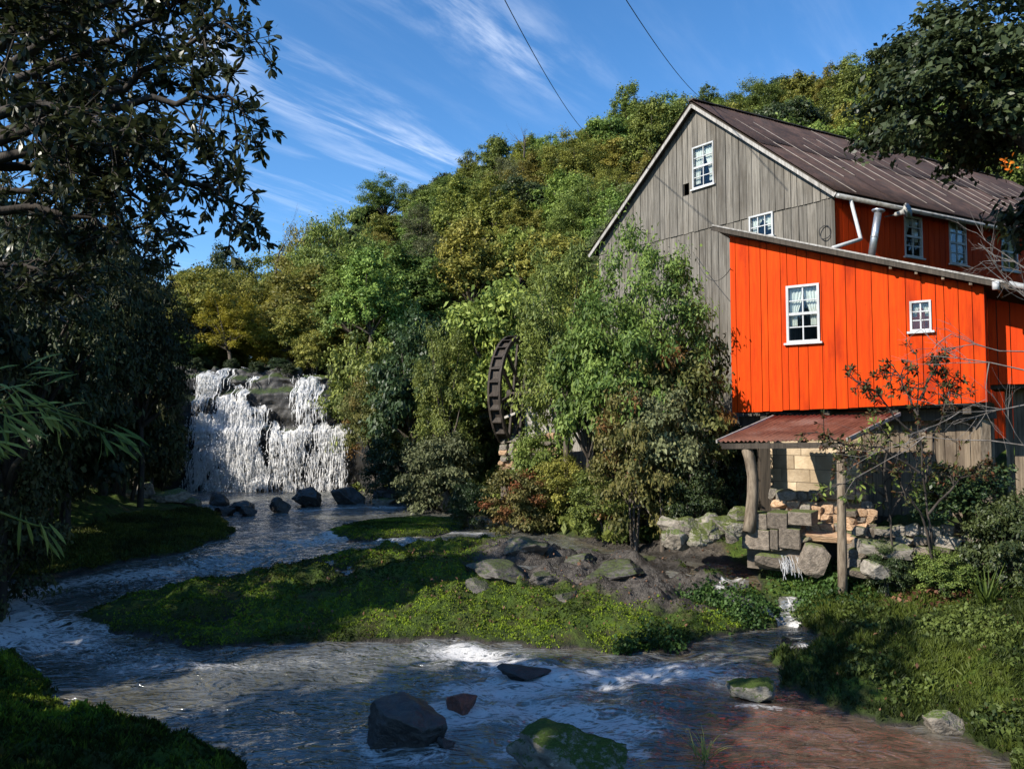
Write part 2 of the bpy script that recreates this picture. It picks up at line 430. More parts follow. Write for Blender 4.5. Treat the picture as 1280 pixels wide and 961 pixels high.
# ------------------------------------------------------------------ terrain
def water_level(x, y):
    t = smooth(-5.6, -3.4, x)
    y0 = 11.0 * (1 - t) + 13.2 * t
    y1 = 17.0 * (1 - t) + 15.2 * t
    return 0.62 * smooth(y0, y1, y) + 0.10 * smooth(22.5, 26.5, y)
def pw(px, py):
    """Where the line of sight through a photograph position meets the water."""
    d = ray(px, py)
    s = np.linspace(3, 80, 4000)
    X, Y, Z = d[0] * s / d[1], s, CAM_Z + d[2] * s / d[1]
    k = np.argmax(Z < water_level(X, Y))
    return (X[k], Y[k])
ISLAND = [pw(*p) for p in ((66, 780), (150, 799), (250, 808), (330, 806), (430, 803), (520, 796), (600, 798), (680, 808), (760, 822), (850, 812), (895, 792))] + \
         [(4.35, 13.0), (4.6, 14.4), (3.2, 15.6), (1.6, 16.6), (0.6, 17.4)] + \
         [pw(*p) for p in ((610, 676), (520, 684), (430, 692), (340, 712), (250, 728), (170, 745), (100, 762))]
ISLET = [pw(*p) for p in ((408, 666), (450, 653), (520, 646), (580, 649), (590, 656), (556, 667), (490, 676), (440, 674))]
LEFT_FAR = [pw(*p) for p in ((236, 616), (240, 628), (276, 643), (288, 668), (235, 690), (120, 712), (0, 730), (-90, 744))] + \
           [(-12.5, 13.0), (-70, 12.2), (-70, 70), (-18, 70), (-14.2, 33)]
LEFT_NEAR = [pw(*p) for p in ((-60, 822), (0, 833), (55, 846), (84, 880), (105, 905), (190, 925), (262, 944), (330, 985))] + \
            [(-1.6, 4.5), (-1.0, -20), (-70, -20), (-70, 11.0), (-10, 11.0)]
RIGHT = [pw(*p) for p in ((1230, 938), (1180, 918), (1090, 903), (1010, 880), (968, 852), (962, 815), (982, 792))] + \
        [(4.7, 12.3), (4.8, 13.3), (4.45, 14.5), (3.1, 15.9), (2.2, 16.9)] + \
        [pw(*p) for p in ((700, 668), (690, 657), (605, 646), (548, 641), (566, 630), (530, 623), (470, 618), (440, 614))] + \
        [(-6.2, 32), (-8, 70), (90, 70), (90, -20), (6, -20), (4.6, 4.5)]
SLAB = [pw(*p) for p in ((938, 872), (1010, 864), (1090, 905), (1200, 930), (1250, 1010), (900, 1010), (905, 940))]
ROCKY = [pw(*p) for p in ((575, 716), (605, 690), (690, 672), (770, 678), (880, 686), (940, 725), (925, 765), (880, 785), (790, 785), (730, 755), (640, 745))]

SIDE = [(5.02, 13.75), (4.86, 13.3), (4.70, 12.8), (4.78, 12.3), (4.62, 11.8), (4.25, 11.4)]
def near_path(path, x, y):
    d = np.full(np.shape(x), 1e9)
    for (ax, ay), (bx, by) in zip(path, path[1:]):
        ex, ey = bx - ax, by - ay
        t = np.clip(((x - ax) * ex + (y - ay) * ey) / (ex * ex + ey * ey), 0, 1)
        d = np.minimum(d, np.hypot(x - ax - t * ex, y - ay - t * ey))
    return d
def hill(x, y):
    q = (y - 27.5) + 0.55 * (x + 2.0)
    h = 0.55 * np.clip(q, 0, 48) * smooth(-4, 10, q)
    bank = smooth(-2, 9, x + 0.30 * (y - 31) + 9.5)              # right of the upstream valley
    val = 5.2 * smooth(31.6, 32.6, y) + 0.055 * np.clip(y - 33, 0, 40)
    left = smooth(-13, -20, x + 0.30 * (y - 31)) * (4.5 * smooth(16, 34, y))
    far = 3.0 * smooth(60, 140, y)
    up = np.maximum(val * smooth(-2.5, -5.5, x), val * smooth(33, 36, y)) 
    return np.maximum(h * bank, up) + left + far
def ground_parts(x, y):
    x = np.asarray(x, float); y = np.asarray(y, float)
    zw = water_level(x, y)
    h = zw - 0.45 + 0.14 * fbm(x * 1.1, y * 1.1, 3)
    n1 = fbm(x * 0.55, y * 0.55, 11) - 0.5
    n2 = fbm(x * 1.9, y * 1.9, 23) - 0.5
    n3 = fbm(x * 6.0, y * 6.0, 29, 3) - 0.5
    base_i = 0.62 * smooth(11.4, 16.3, y)
    wob = 0.40 * n1 + 0.50 * n2 + 0.34 * n3
    def rise(poly, base, amp, w):
        sd = poly_sd(poly, x, y) + wob
        return sd, np.where(sd > 0, base + amp * (1 - np.exp(-np.maximum(sd, 0) / w)), base + sd * 0.9)
    sdI, hI = rise(ISLAND, base_i, 0.17, 0.45)
    rocky = smooth(-0.4, 0.5, poly_sd(ROCKY, x, y))
    crag = np.abs(fbm(x * 1.4 + 0.5 * y, y * 2.6, 41) - 0.5) * 2
    hI = hI + np.where(sdI > 0, smooth(0, 0.8, sdI) * (0.28 * n1 + 0.34 * n2 + 0.20 * n3 + 0.08 * (fbm(x * 3.2, y * 3.2, 37, 2) - 0.5) + rocky * (0.42 * crag - 0.10)), 0)
    pud = np.exp(-(((x + 0.35) / 0.55) ** 2 + ((y - 13.4) / 0.16) ** 2))
    hI = hI - 0.28 * pud
    sdB, hB = rise(ISLET, 0.62, 0.20, 0.5)
    sdL, hL = rise(LEFT_FAR, 0.62 * smooth(12, 17, y), 0.22, 0.5)
    hL = hL + np.where(sdL > 0, 0.10 * np.clip(sdL, 0, 3) + 0.42 * np.clip(sdL - 2.6, 0, 6) * 0.8 + 0.25 * n1 * smooth(0, 1.5, sdL) + 0.06 * n3, 0)
    sdN, hN = rise(LEFT_NEAR, 0.0, 0.22, 0.4)
    hN = hN + np.where(sdN > 0, 0.30 * np.clip(sdN, 0, 5) + (0.5 * n1 + 0.35 * n2) * smooth(0, 0.8, sdN) + 0.07 * n3, 0)
    sdR, hR = rise(RIGHT, 0.62 * smooth(11.6, 16.5, y), 0.14, 0.35)
    slope = 0.21 - 0.10 * smooth(15, 18, y)
    hR = hR + np.where(sdR > 0, slope * np.clip(sdR, 0, 4) + 0.10 * np.clip(sdR - 4, 0, 6) + (0.30 * n1 + 0.26 * n2 + 0.14 * n3) * smooth(0, 0.8, sdR), 0)
    sdS = poly_sd(SLAB, x, y) + wob
    hS = np.where(sdS > 0, -0.15 + 0.09 * smooth(0, 0.7, sdS) + 0.12 * (fbm(x * 1.2 + y, y * 3.2 - x, 51) - 0.5) + 0.03 * n3, sdS * 0.5 - 0.05)
    H = hill(x, y)
    cut = near_path(SIDE, x, y)
    out = np.maximum.reduce([h, hI, hB, hL, hN, hR, hS])
    inland = np.maximum.reduce([smooth(0.2, 3, sdR), smooth(0.2, 3, sdL), smooth(31.2, 32, y)])
    out = out + H * inland - 0.20 * np.exp(-(cut / 0.30) ** 2)
    masks = dict(sdI=sdI, sdB=sdB, sdL=sdL, sdN=sdN, sdR=sdR, sdS=sdS, rocky=rocky, zw=zw, crag=crag, n1=n1, n2=n2, n3=n3)
    return out, masks
def gh(x, y):
    z, _ = ground_parts(np.array([x], float), np.array([y], float))
    return float(z[0])

def spaced(lo, hi, step, far, grow=1.22):
    c = list(np.arange(lo, hi + 1e-6, step))
    a, s = lo, step
    left = []
    while a > -far:
        s *= grow; a -= s; left.append(a)
    b, s = hi, step
    right = []
    while b < far:
        s *= grow; b += s; right.append(b)
    return np.array(left[::-1] + c + right)
gx = spaced(-13, 10, 0.075, 900)
gy = spaced(5.5, 24, 0.065, 900)
GX, GY = np.meshgrid(gx, gy)
gz, MK = ground_parts(GX.ravel(), GY.ravel())
nx, ny = len(gx), len(gy)
def grid_faces(nx, ny):
    i = np.arange(nx - 1); j = np.arange(ny - 1)
    a = (j[:, None] * nx + i[None, :]).ravel()
    return np.stack([a, a + 1, a + 1 + nx, a + nx], 1)
def moss_mask(x, y, z, m):
    dry = z - m['zw']
    land = smooth(-0.03, 0.06, dry)
    p = fbm(x * 1.3, y * 1.3, 61)
    rock_bare = m['rocky'] * smooth(0.37, 0.50, 0.5 * p + 0.5 * (1 - m['crag']) + 0.05)
    k = land * (1 - rock_bare) * (1 - smooth(-0.1, 0.3, m['sdS']) * smooth(0.5, -0.3, m['sdR']))
    return k
mossv = moss_mask(GX.ravel(), GY.ravel(), gz, MK)
rockv = np.maximum(MK['rocky'], smooth(0.1, -0.1, gz - MK['zw'] - 0.05))
redv = smooth(-0.5, 0.4, MK['sdS'])
T = NT('ground'); v = T.coord()
nA = T.noise(v, 1.6, 8, 0.65); nB = T.noise(v, 7.5, 7, 0.65); nC = T.noise(v, 30, 4, 0.6)
dirt = T.mix(T.rng(nB, 0.3, 0.7), (0.030, 0.023, 0.014), (0.085, 0.066, 0.042))
rockc = T.mix(T.rng(nB, 0.3, 0.72), (0.028, 0.024, 0.020), (0.105, 0.090, 0.074))
rockc = T.mix(T.rng(nC, 0.58, 0.75), rockc, (0.15, 0.14, 0.12))
redc = T.mix(T.rng(T.noise(T.mapv(v, (1, 2.6, 1), (0, 0, 0.5)), 4.5, 6, 0.65), 0.3, 0.7), (0.034, 0.026, 0.020), (0.12, 0.076, 0.052))
mossc = T.mix(T.rng(nB, 0.3, 0.7), (0.018, 0.032, 0.005), (0.070, 0.112, 0.012))
mossc = T.mix(T.rng(nA, 0.46, 0.68), mossc, (0.045, 0.042, 0.012))
c = T.mix(T.attr('rock'), dirt, rockc)
c = T.mix(T.attr('red'), c, redc)
c = T.mix(T.rng(T.math('ADD', T.attr('moss'), T.math('MULTIPLY', T.math('SUBTRACT', nB, 0.5), 0.7)), 0.3, 0.7), c, mossc)
c = T.mix(T.math('MULTIPLY', T.attr('wet'), 0.62), c, (0.012, 0.011, 0.009))
wetr = T.rng(T.attr('moss'), 0.1, 0.6, 0.33, 0.95)
M['ground'] = T.out(T.bsdf(c, wetr, 0.3, T.bump(T.math('ADD', nB, T.math('MULTIPLY', nC, 0.5)), 0.9, 0.06)))
me = mesh_np('ground', np.stack([GX.ravel(), GY.ravel(), gz], 1), grid_faces(nx, ny), M['ground'], True,
             {'moss': mossv, 'rock': rockv, 'red': redv, 'wet': smooth(0.16, 0.02, gz - MK['zw'])})
tagit(link('ground', me), kind='structure')

# ------------------------------------------------------------------ river
wxs = np.arange(-15.0, 9.0, 0.065); wys = np.concatenate([np.arange(3.5, 20, 0.055), np.arange(20, 31.6, 0.10)])
WX, WY = np.meshgrid(wxs, wys)
wx, wy = WX.ravel(), WY.ravel()
wz = water_level(wx, wy)
def along(ax, ay, bx, by, w):
    """closeness to a segment"""
    ex, ey = bx - ax, by - ay
    t = np.clip(((wx - ax) * ex + (wy - ay) * ey) / (ex * ex + ey * ey), 0, 1)
    return np.exp(-(((wx - ax - t * ex) ** 2 + (wy - ay - t * ey) ** 2) / (w * w)))
def stroke(pts, w):
    q = [pw(*p) for p in pts]
    return np.maximum.reduce([along(*q[i], *q[i + 1], w) for i in range(len(q) - 1)])
gw, gm = ground_parts(wx, wy)
depth = wz - gw
chan = stroke(((600, 690), (440, 668), (300, 700), (120, 728), (0, 748), (10, 780), (60, 800)), 0.9)
rough_run = np.clip(chan * smooth(0.0, 0.9, 1.2 - np.abs(wy - 15.5) / 7) + stroke(((560, 812), (650, 850), (760, 850), (880, 838)), 0.75) + 0.8 * stroke(((590, 880), (680, 905), (800, 900)), 0.6) + 0.7 * stroke(((0, 790), (130, 815), (250, 830)), 0.5), 0, 1)
swell = (fbm(wx * 1.0 + 0.4 * wy, wy * 1.5, 71, 2) - 0.5)
chop = (fbm(wx * 2.2 - wy * 0.9, wy * 3.8 + wx * 0.8, 77, 2) - 0.5)
fine = (fbm(wx * 4.6 + wy, wy * 7.5, 83, 2) - 0.5)
wz2 = wz + (0.07 + 0.12 * rough_run) * swell + (0.045 + 0.11 * rough_run) * chop + (0.014 + 0.035 * rough_run) * fine
# small steps where the stream runs over ledges
for (pts, hgt, w) in ((((420, 690), (560, 676)), 0.05, 0.25), (((470, 905), (540, 935)), 0.05, 0.3)):
    wz2 += hgt * stroke(pts, w)
foam = 0.55 * rough_run
foam += 0.9 * stroke(((430, 668), (520, 662), (600, 668)), 0.33) + 0.45 * stroke(((300, 682), (430, 668)), 0.55)
foam += 0.8 * stroke(((0, 752), (20, 770), (15, 795)), 0.42) + 0.35 * stroke(((60, 730), (200, 715)), 0.4)
foam += 1.2 * stroke(((240, 611), (330, 612), (440, 610)), 0.55) + 0.3 * stroke(((250, 618), (440, 616)), 1.2)
foam += 0.75 * stroke(((575, 812), (640, 836), (720, 850), (800, 842)), 0.28) + 0.6 * stroke(((560, 862), (680, 862)), 0.22)
foam += 0.8 * stroke(((545, 905), (600, 890), (700, 888), (800, 915)), 0.24) + 0.5 * stroke(((690, 840), (760, 838), (880, 842)), 0.16)
foam += 0.5 * stroke(((445, 640), (560, 636)), 0.5) + 0.55 * stroke(((585, 622), (600, 632)), 0.3) + 0.3 * stroke(((150, 838), (330, 832), (450, 820)), 0.35)
foam += 0.4 * smooth(0.12, 0.02, depth) * smooth(-0.1, 0.05, depth) * (0.25 + rough_run)
foam += 0.26 * smooth(13.5, 11.5, wy) * (0.35 + 1.3 * fbm(wx * 0.9, wy * 1.4, 57, 3)) + 0.22 * chan
for pts_, w_, a_ in ((((452, 925), (470, 950), (545, 950), (552, 925)), 0.14, 0.9), (((545, 880), (560, 905), (600, 900)), 0.14, 0.9), (((620, 852), (690, 858), (720, 850)), 0.14, 0.9), (((630, 940), (660, 925), (760, 925), (800, 945)), 0.16, 0.8), (((920, 882), (975, 886)), 0.10, 0.6), (((365, 638), (400, 638), (450, 634), (510, 634)), 0.35, 0.9)):
    foam += a_ * stroke(pts_, w_)
foam = np.clip(foam, 0, 1.3)
f = grid_faces(len(wxs), len(wys))
keep = (depth[f] > -0.10).any(1)
f = f[keep]
used, inv = np.unique(f, return_inverse=True)
f = inv.reshape(f.shape)
T = NT('river_water'); v = T.coord()
fl = T.mapv(v, (0.75, 1.7, 1.0), (0, 0, 0.18))
r1 = T.noise(fl, 2.3, 2, 0.55, 1.8); r2 = T.noise(fl, 6.0, 1.5, 0.5, 1.4); r3 = T.noise(fl, 34.0, 3, 0.6)
hh = T.math('ADD', r1, T.math('ADD', T.math('MULTIPLY', r2, 0.30), T.math('MULTIPLY', r3, 0.02)))
bm_ = T.bump(T.math('MULTIPLY', hh, T.rng(T.attr('red'), 0.0, 1.0, 1.0, 0.30)), 0.85, 0.17)
fa = T.attr('foam')
fn = T.math('ADD', T.math('MULTIPLY', T.noise(fl, 5.5, 8, 0.72, 1.2), 0.62), T.math('MULTIPLY', T.noise(v, 21, 5, 0.7, 0.6), 0.38))
rn = T.noise(fl, 3.0, 6, 0.62, 2.2)
ridge = T.math('POWER', T.math('SUBTRACT', 1.0, T.math('ABSOLUTE', T.math('SUBTRACT', T.math('MULTIPLY', rn, 2.0), 1.0))), 5.0)
fm = T.rng(T.math('ADD', T.math('MULTIPLY', fa, T.math('ADD', 0.30, T.math('MULTIPLY', ridge, 0.75))), T.math('MULTIPLY', T.math('SUBTRACT', fn, 0.5), 1.5)), 0.42, 1.05)
deep = T.mix(T.attr('shallow'), (0.062, 0.062, 0.050), (0.085, 0.068, 0.040))
deep = T.mix(T.rng(T.noise(v, 0.8, 4, 0.6), 0.35, 0.7), deep, (0.130, 0.130, 0.115))
rst = T.mix(T.rng(T.noise(T.mapv(v, (1, 1.5, 1), (0, 0, 0.5)), 2.2, 8, 0.7, 0.8), 0.3, 0.7), (0.034, 0.026, 0.020), (0.125, 0.078, 0.054))
deep = T.mix(T.attr('red'), deep, rst)
wsh = T.bsdf(deep, 0.04, 0.5, bm_, 0.0, **{'IOR': 2.0})
fsh = T.bsdf((0.56, 0.55, 0.53), 0.55, 0.3, T.bump(fn, 0.8, 0.05))
M['river'] = T.out(T.n('ShaderNodeMixShader', {0: fm, 1: wsh, 2: fsh}).outputs[0])
me = mesh_np('river', np.stack([wx, wy, wz2], 1)[used], f, M['river'], True, {'foam': foam[used], 'shallow': smooth(0.35, 0.02, depth)[used], 'red': (smooth(-0.7, 0.3, gm['sdS'] + 0.25 * gm['n1']) * smooth(0.5, 0.2, depth))[used]})
tagit(link('river', me), 'shallow stream running over rapids from the waterfall pool', 'stream', kind='structure')

# side stream from the sluice, and the film of water over the rock slab
def drape(name, path, half, lift, foam_, label, seed):
    P_ = [np.array(p) for p in path]; pts = []
    for a_, b_ in zip(P_, P_[1:]):
        m = max(2, int(np.linalg.norm(b_ - a_) / 0.05))
        pts += [a_ + (b_ - a_) * k / m for k in range(m)]
    pts.append(P_[-1]); pts = np.array(pts)
    for _ in range(6): pts[1:-1] = 0.25 * pts[:-2] + 0.5 * pts[1:-1] + 0.25 * pts[2:]
    tg = np.gradient(pts, axis=0); tg /= np.linalg.norm(tg, axis=1, keepdims=True); nr = np.stack([-tg[:, 1], tg[:, 0]], 1)
    K = 15; s_ = np.linspace(-1, 1, K)
    hw = half * (0.75 + 0.6 * fbm(pts[:, 0] * 2, pts[:, 1] * 2, seed))
    X = pts[:, None, 0] + nr[:, None, 0] * hw[:, None] * s_; Y = pts[:, None, 1] + nr[:, None, 1] * hw[:, None] * s_
    z, _ = ground_parts(X.ravel(), Y.ravel())
    zc_, _ = ground_parts(pts[:, 0], pts[:, 1])
    Z = np.where(np.abs(s_)[None, :] > 0.99, z.reshape(X.shape) - 0.05, np.maximum(zc_[:, None] + lift * 0.5, z.reshape(X.shape) * 0.6 + zc_[:, None] * 0.4) + lift * (1 - 0.8 * s_ ** 4))
    Z = Z + 0.04 * (fbm(X * 9, Y * 9, seed + 3) - 0.5)
    fo = foam_ * (1 - s_[None, :] ** 2) * (0.4 + 1.1 * fbm(X * 4, Y * 4, seed + 7))
    me = mesh_np(name, np.stack([X.ravel(), Y.ravel(), Z.ravel()], 1), grid_faces(K, len(pts)), M['river'], True, {'foam': fo.ravel(), 'shallow': np.full(X.size, 0.6), 'red': np.zeros(X.size)})
    tagit(link(name, me), label, 'stream', kind='structure')
drape('side_stream', SIDE, 0.24, 0.035, 0.95, 'narrow foaming side stream running from the sluice to the river', 5)
drape('slab_stream', [(4.25, 14.2), (3.85, 14.05), (3.75, 13.75), (4.1, 13.4), (4.5, 13.1), (4.72, 12.85)], 0.20, 0.035, 0.9, 'thin film of water spilling over the rock slab', 8)

# ------------------------------------------------------------------ cliff and waterfall
def cliff_y(x, z):
    """how far back the wet rock face stands"""
    led = 0.0
    led = led + 0.35 * smooth(3.15, 3.45, z + 0.5 * (fbm(x * 0.6, x * 0 + 2.2, 5) - 0.5))
    led = led + 0.55 * smooth(4.45, 4.75, z + 0.9 * (fbm(x * 0.7, x * 0 + 7.7, 6) - 0.5))
    led = led + 0.55 * smooth(5.25, 5.5, z + 0.6 * (fbm(x * 0.9, x * 0 + 4.7, 8) - 0.5))
    blocks = 0.55 * (np.floor(fbm(x * 0.8, z * 1.1, 9) * 7) / 7 - 0.5)
    return 31.0 + led + blocks + 0.22 * (fbm(x * 2.2, z * 2.0, 10) - 0.5)
def fall_top(x):
    return 5.80 - 0.50 * smooth(-10.2, -8.8, x) + 0.5 * (np.floor(fbm(x * 1.0, x * 0, 15) * 6) / 6 - 0.5) + 0.3 * (fbm(x * 3.1, x * 0 + 3, 16) - 0.5)
rk = random.Random(14)
LIP = [(-12.6, 0.30), (-11.3, 0.42), (-10.55, 0.30), (-9.9, 0.38), (-9.3, 0.46), (-8.8, 0.33), (-7.9, 0.28), (-7.1, 0.40), (-6.5, 0.36)]
cxs = np.arange(-17, -3.4, 0.09); czs = np.concatenate([np.arange(0.1, 6.4, 0.08)])
CX, CZ = np.meshgrid(cxs, czs)
cx_, cz_ = CX.ravel(), CZ.ravel()
topz = fall_top(cx_)
cyv = cliff_y(cx_, np.minimum(cz_, topz))
over = np.clip(cz_ - topz, 0, None)
cyv = cyv + over * 4.0
czz = np.minimum(cz_, topz) + 0.05 * (fbm(cx_ * 3, cz_ * 3, 19) - 0.5)
bulge = -1.6 * smooth(-13.1, -14.2, cx_) - 1.4 * smooth(-6.5, -5.4, cx_)      # rock shoulders either side
cyv = cyv + bulge * smooth(6, 2, cz_)
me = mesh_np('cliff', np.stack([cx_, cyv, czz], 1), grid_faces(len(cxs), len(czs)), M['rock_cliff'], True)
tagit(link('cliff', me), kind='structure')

T = NT('falling_water'); v = T.coord()
st = T.mapv(v, (1, 0.3, 0.16))
fnz = T.math('ADD', T.math('MULTIPLY', T.noise(st, 4.0, 5, 0.65, 0.5), 0.5), T.math('MULTIPLY', T.noise(T.mapv(v, (1, 1, 0.45)), 5.5, 4, 0.7, 1.0), 0.5))
al = T.rng(T.math('ADD', T.math('MULTIPLY', T.math('SUBTRACT', fnz, 0.5), 3.6), T.attr('dens')), 0.40, 0.74)
wsh = T.bsdf((0.72, 0.71, 0.69), 0.5, 0.3, T.bump(fnz, 0.9, 0.08))
trl = T.n('ShaderNodeBsdfTranslucent', {'Color': (0.7, 0.74, 0.78, 1)}).outputs[0]
wsh = T.n('ShaderNodeMixShader', {0: 0.25, 1: wsh, 2: trl}).outputs[0]
M['fall'] = T.out(T.n('ShaderNodeMixShader', {0: al, 1: T.n('ShaderNodeBsdfTransparent').outputs[0], 2: wsh}).outputs[0])
T = NT('foam_strand'); v = T.coord()
wsh = T.bsdf(T.mix(T.noise(v, 6, 3), (0.55, 0.55, 0.54), (0.76, 0.75, 0.74)), 0.5, 0.4)
M['strand'] = T.out(T.n('ShaderNodeMixShader', {0: 0.3, 1: wsh, 2: T.n('ShaderNodeBsdfTranslucent', {'Color': (0.75, 0.78, 0.82, 1)}).outputs[0]}).outputs[0])

def fall_density(x, z):
    """where the cliff carries water: a wide left curtain, a dry rib, a broken right curtain"""
    d = 0.70 * smooth(-13.25, -12.9, x) * smooth(-6.35, -6.8, x)
    d = d + 0.22 * np.exp(-((x + 11.9) / 0.9) ** 2) + 0.16 * np.exp(-((x + 10.3) / 0.5) ** 2)
    rib = np.exp(-((x + 9.35 + 0.12 * (z - 4)) / 0.42) ** 2) * smooth(2.9, 3.6, z)
    d = d - 1.1 * rib
    rocks = fbm(x * 1.05, z * 1.5, 91)
    d = d - 1.3 * smooth(0.50, 0.62, rocks) * smooth(3.3, 4.3, z) - 0.7 * smooth(0.56, 0.70, fbm(x * 1.6 + 20, z * 1.1, 92))
    d = d + 0.26 * np.exp(-((z - 3.35) / 0.28) ** 2) + 0.16 * np.exp(-((z - 0.9) / 0.25) ** 2)
    d = d - 0.22 * smooth(-9.4, -8.2, x) * smooth(3.0, 1.6, z)
    d = d + 0.30 * (fbm(x * 2.6, z * 0.5, 93) - 0.5)
    return d
vx = np.arange(-13.3, -6.2, 0.05); vz = np.arange(0.62, 6.0, 0.06)
VX, VZ = np.meshgrid(vx, vz); vx_, vz_ = VX.ravel(), VZ.ravel()
tz = fall_top(vx_)
def veil_y(x, z, off):
    zz = np.minimum(z, fall_top(x))
    front = np.minimum.reduce([cliff_y(x, np.minimum(zz + k, fall_top(x))) for k in (0, 0.25, 0.5, 0.9)])
    return front - off - 0.06 * np.clip(5.8 - zz, 0, None) ** 0.5 + 4.0 * np.clip(z - fall_top(x), 0, None)
fall = empty('waterfall', (-9.8, 30.8, 0.7), 'white waterfall dropping over a stepped dark cliff into the pool', 'waterfall')
for k, off in enumerate((0.10, 0.26)):
    yv = veil_y(vx_, vz_, off) + 0.42 * (fbm(vx_ * 2.6 + k * 9, vz_ * 1.5, 95 + k) - 0.5)
    dd = fall_density(vx_, vz_) - 0.30 * k - 0.10 * smooth(3.3, 2.6, vz_)
    me = mesh_np('water_veil', np.stack([vx_, yv, np.minimum(vz_, tz + 0.06)], 1), grid_faces(len(vx), len(vz)), M['fall'], True, {'dens': dd})
    link('water_veil', me, fall)
# separate falling strands and drops
N = 2600
sx = rng.uniform(-13.15, -6.4, N * 2); sz = rng.uniform(1.0, 5.7, N * 2)
ok = (fall_density(sx, sz) + rng.uniform(-0.35, 0.35, N * 2) > 0.50) & (sz < fall_top(sx))
sx, sz = sx[ok][:N], sz[ok][:N]
n = len(sx); L = rng.uniform(0.12, 0.75, n) ** 1.2; wd = rng.uniform(0.006, 0.022, n); K = 6
tt = np.linspace(0, 1, K)
zz = np.maximum(sz[:, None] - L[:, None] * tt[None, :], 0.68)
xx = sx[:, None] + rng.normal(0, 0.015, (n, K)).cumsum(1)
yy = veil_y(xx.ravel(), zz.ravel(), 0.22).reshape(n, K) - rng.uniform(0, 0.22, n)[:, None]
prof = np.sin(np.pi * (0.08 + 0.86 * tt)) ** 0.7
lw = wd[:, None] * prof[None, :]
Vv = np.stack([np.stack([xx - lw, yy, zz], 2), np.stack([xx + lw, yy - 0.01, zz], 2)], 2).reshape(-1, 3)
b = (np.arange(n)[:, None] * K + np.arange(K - 1)[None, :]).ravel() * 2
me = mesh_np('water_strands', Vv, np.stack([b, b + 1, b + 3, b + 2], 1), M['strand'], True)
tagit(link('falling_strands', me, fall), kind='stuff')
nd = 5200
dxp = rng.uniform(-13.2, -6.3, nd); dzp = rng.uniform(0.7, 5.5, nd)
ok = fall_density(dxp, dzp) + rng.uniform(-0.5, 0.3, nd) > 0.25
dxp, dzp = dxp[ok], dzp[ok]; nd = len(dxp)
dyp = veil_y(dxp, dzp, 0.3) - rng.uniform(0, 0.5, nd)
r = rng.uniform(0.008, 0.022, nd)
tet = np.array([(1, 0, -0.7), (-0.5, 0.87, -0.7), (-0.5, -0.87, -0.7), (0, 0, 1.6)])
Vd = (np.stack([dxp, dyp, dzp], 1)[:, None, :] + tet[None] * r[:, None, None]).reshape(-1, 3)
b = np.arange(nd) * 4
Fd = np.concatenate([np.stack([b, b + 1, b + 3], 1), np.stack([b + 1, b + 2, b + 3], 1), np.stack([b + 2, b, b + 3], 1)])
tagit(link('spray_drops', mesh_np('spray_drops', Vd, Fd, M['strand']), fall), kind='stuff')

# ------------------------------------------------------------------ rocks
def rock_mesh(name, seed, sub=3, cuts=9, flat=0.75, rough=0.10, boxy=0.0, smooth_=False, tight=False):
    r = random.Random(seed)
    bm = bmesh.new()
    bmesh.ops.create_icosphere(bm, subdivisions=sub, radius=1.0)
    planes = []
    for _ in range(cuts):
        n = Vector((r.gauss(0, 1), r.gauss(0, 1), r.gauss(0, 1))).normalized()
        planes.append((n, r.uniform(0.45, 0.80) if tight else r.uniform(0.52, 0.86)))
    if boxy:
        for n in ((1, 0, 0), (-1, 0, 0), (0, 1, 0), (0, -1, 0), (0, 0, 1), (0, 0, -1)):
            planes.append(((Vector(n) + Vector((r.gauss(0, .09), r.gauss(0, .09), r.gauss(0, .09)))).normalized(), r.uniform(0.60, 0.70)))
    from mathutils import noise as mn
    off = Vector((r.uniform(0, 99), r.uniform(0, 99), r.uniform(0, 99)))
    for v in bm.verts:
        p = v.co.copy()
        for n, d in planes:
            e = p.dot(n) - d
            if e > 0: p -= n * e
        p += p.normalized() * rough * (mn.fractal(p * 1.8 + off, 0.8, 2.0, 5) + (0.35 * mn.fractal(p * 7 + off, 0.7, 2.0, 3) if tight else 0))
        v.co = Vector((p.x, p.y, p.z * flat))
    mx = [max(abs(v.co[i]) for v in bm.verts) for i in range(3)]
    for v in bm.verts: v.co = Vector([v.co[i] / mx[i] for i in range(3)])
    if smooth_:
        for f in bm.faces: f.smooth = True
    me = bpy.data.meshes.new(name); bm.to_mesh(me); bm.free()
    return me
def with_mat(o, mat):
    if len(o.data.materials) == 0: o.data.materials.append(None)
    o.material_slots[0].link = 'OBJECT'
    o.material_slots[0].material = mat
    return o
BOULDER = [rock_mesh('boulder', 100 + k, 5, 13, 0.8, 0.085, smooth_=True, tight=True) for k in range(7)]
BOULDER.append(rock_mesh('boulder', 341, 5, 5, 0.8, 0.07, boxy=1.0, smooth_=True, tight=True))
STONE = [rock_mesh('stone', 200 + k, 2, 4, 1.0, 0.06, boxy=1.0) for k in range(10)]
def block_mesh(seed):
    r = random.Random(seed); bm = bmesh.new(); bmesh.ops.create_cube(bm, size=2.0)
    for v in bm.verts: v.co += Vector((r.uniform(-.06, .06), r.uniform(-.06, .06), r.uniform(-.07, .07)))
    bmesh.ops.bevel(bm, geom=list(bm.edges) + list(bm.verts), offset=0.09, segments=2, profile=0.6, affect='EDGES')
    for v in bm.verts: v.co += Vector((r.gauss(0, .012), r.gauss(0, .012), r.gauss(0, .012)))
    me = bpy.data.meshes.new('block'); bm.to_mesh(me); bm.free(); return me
BLOCK = [block_mesh(k) for k in range(4)]
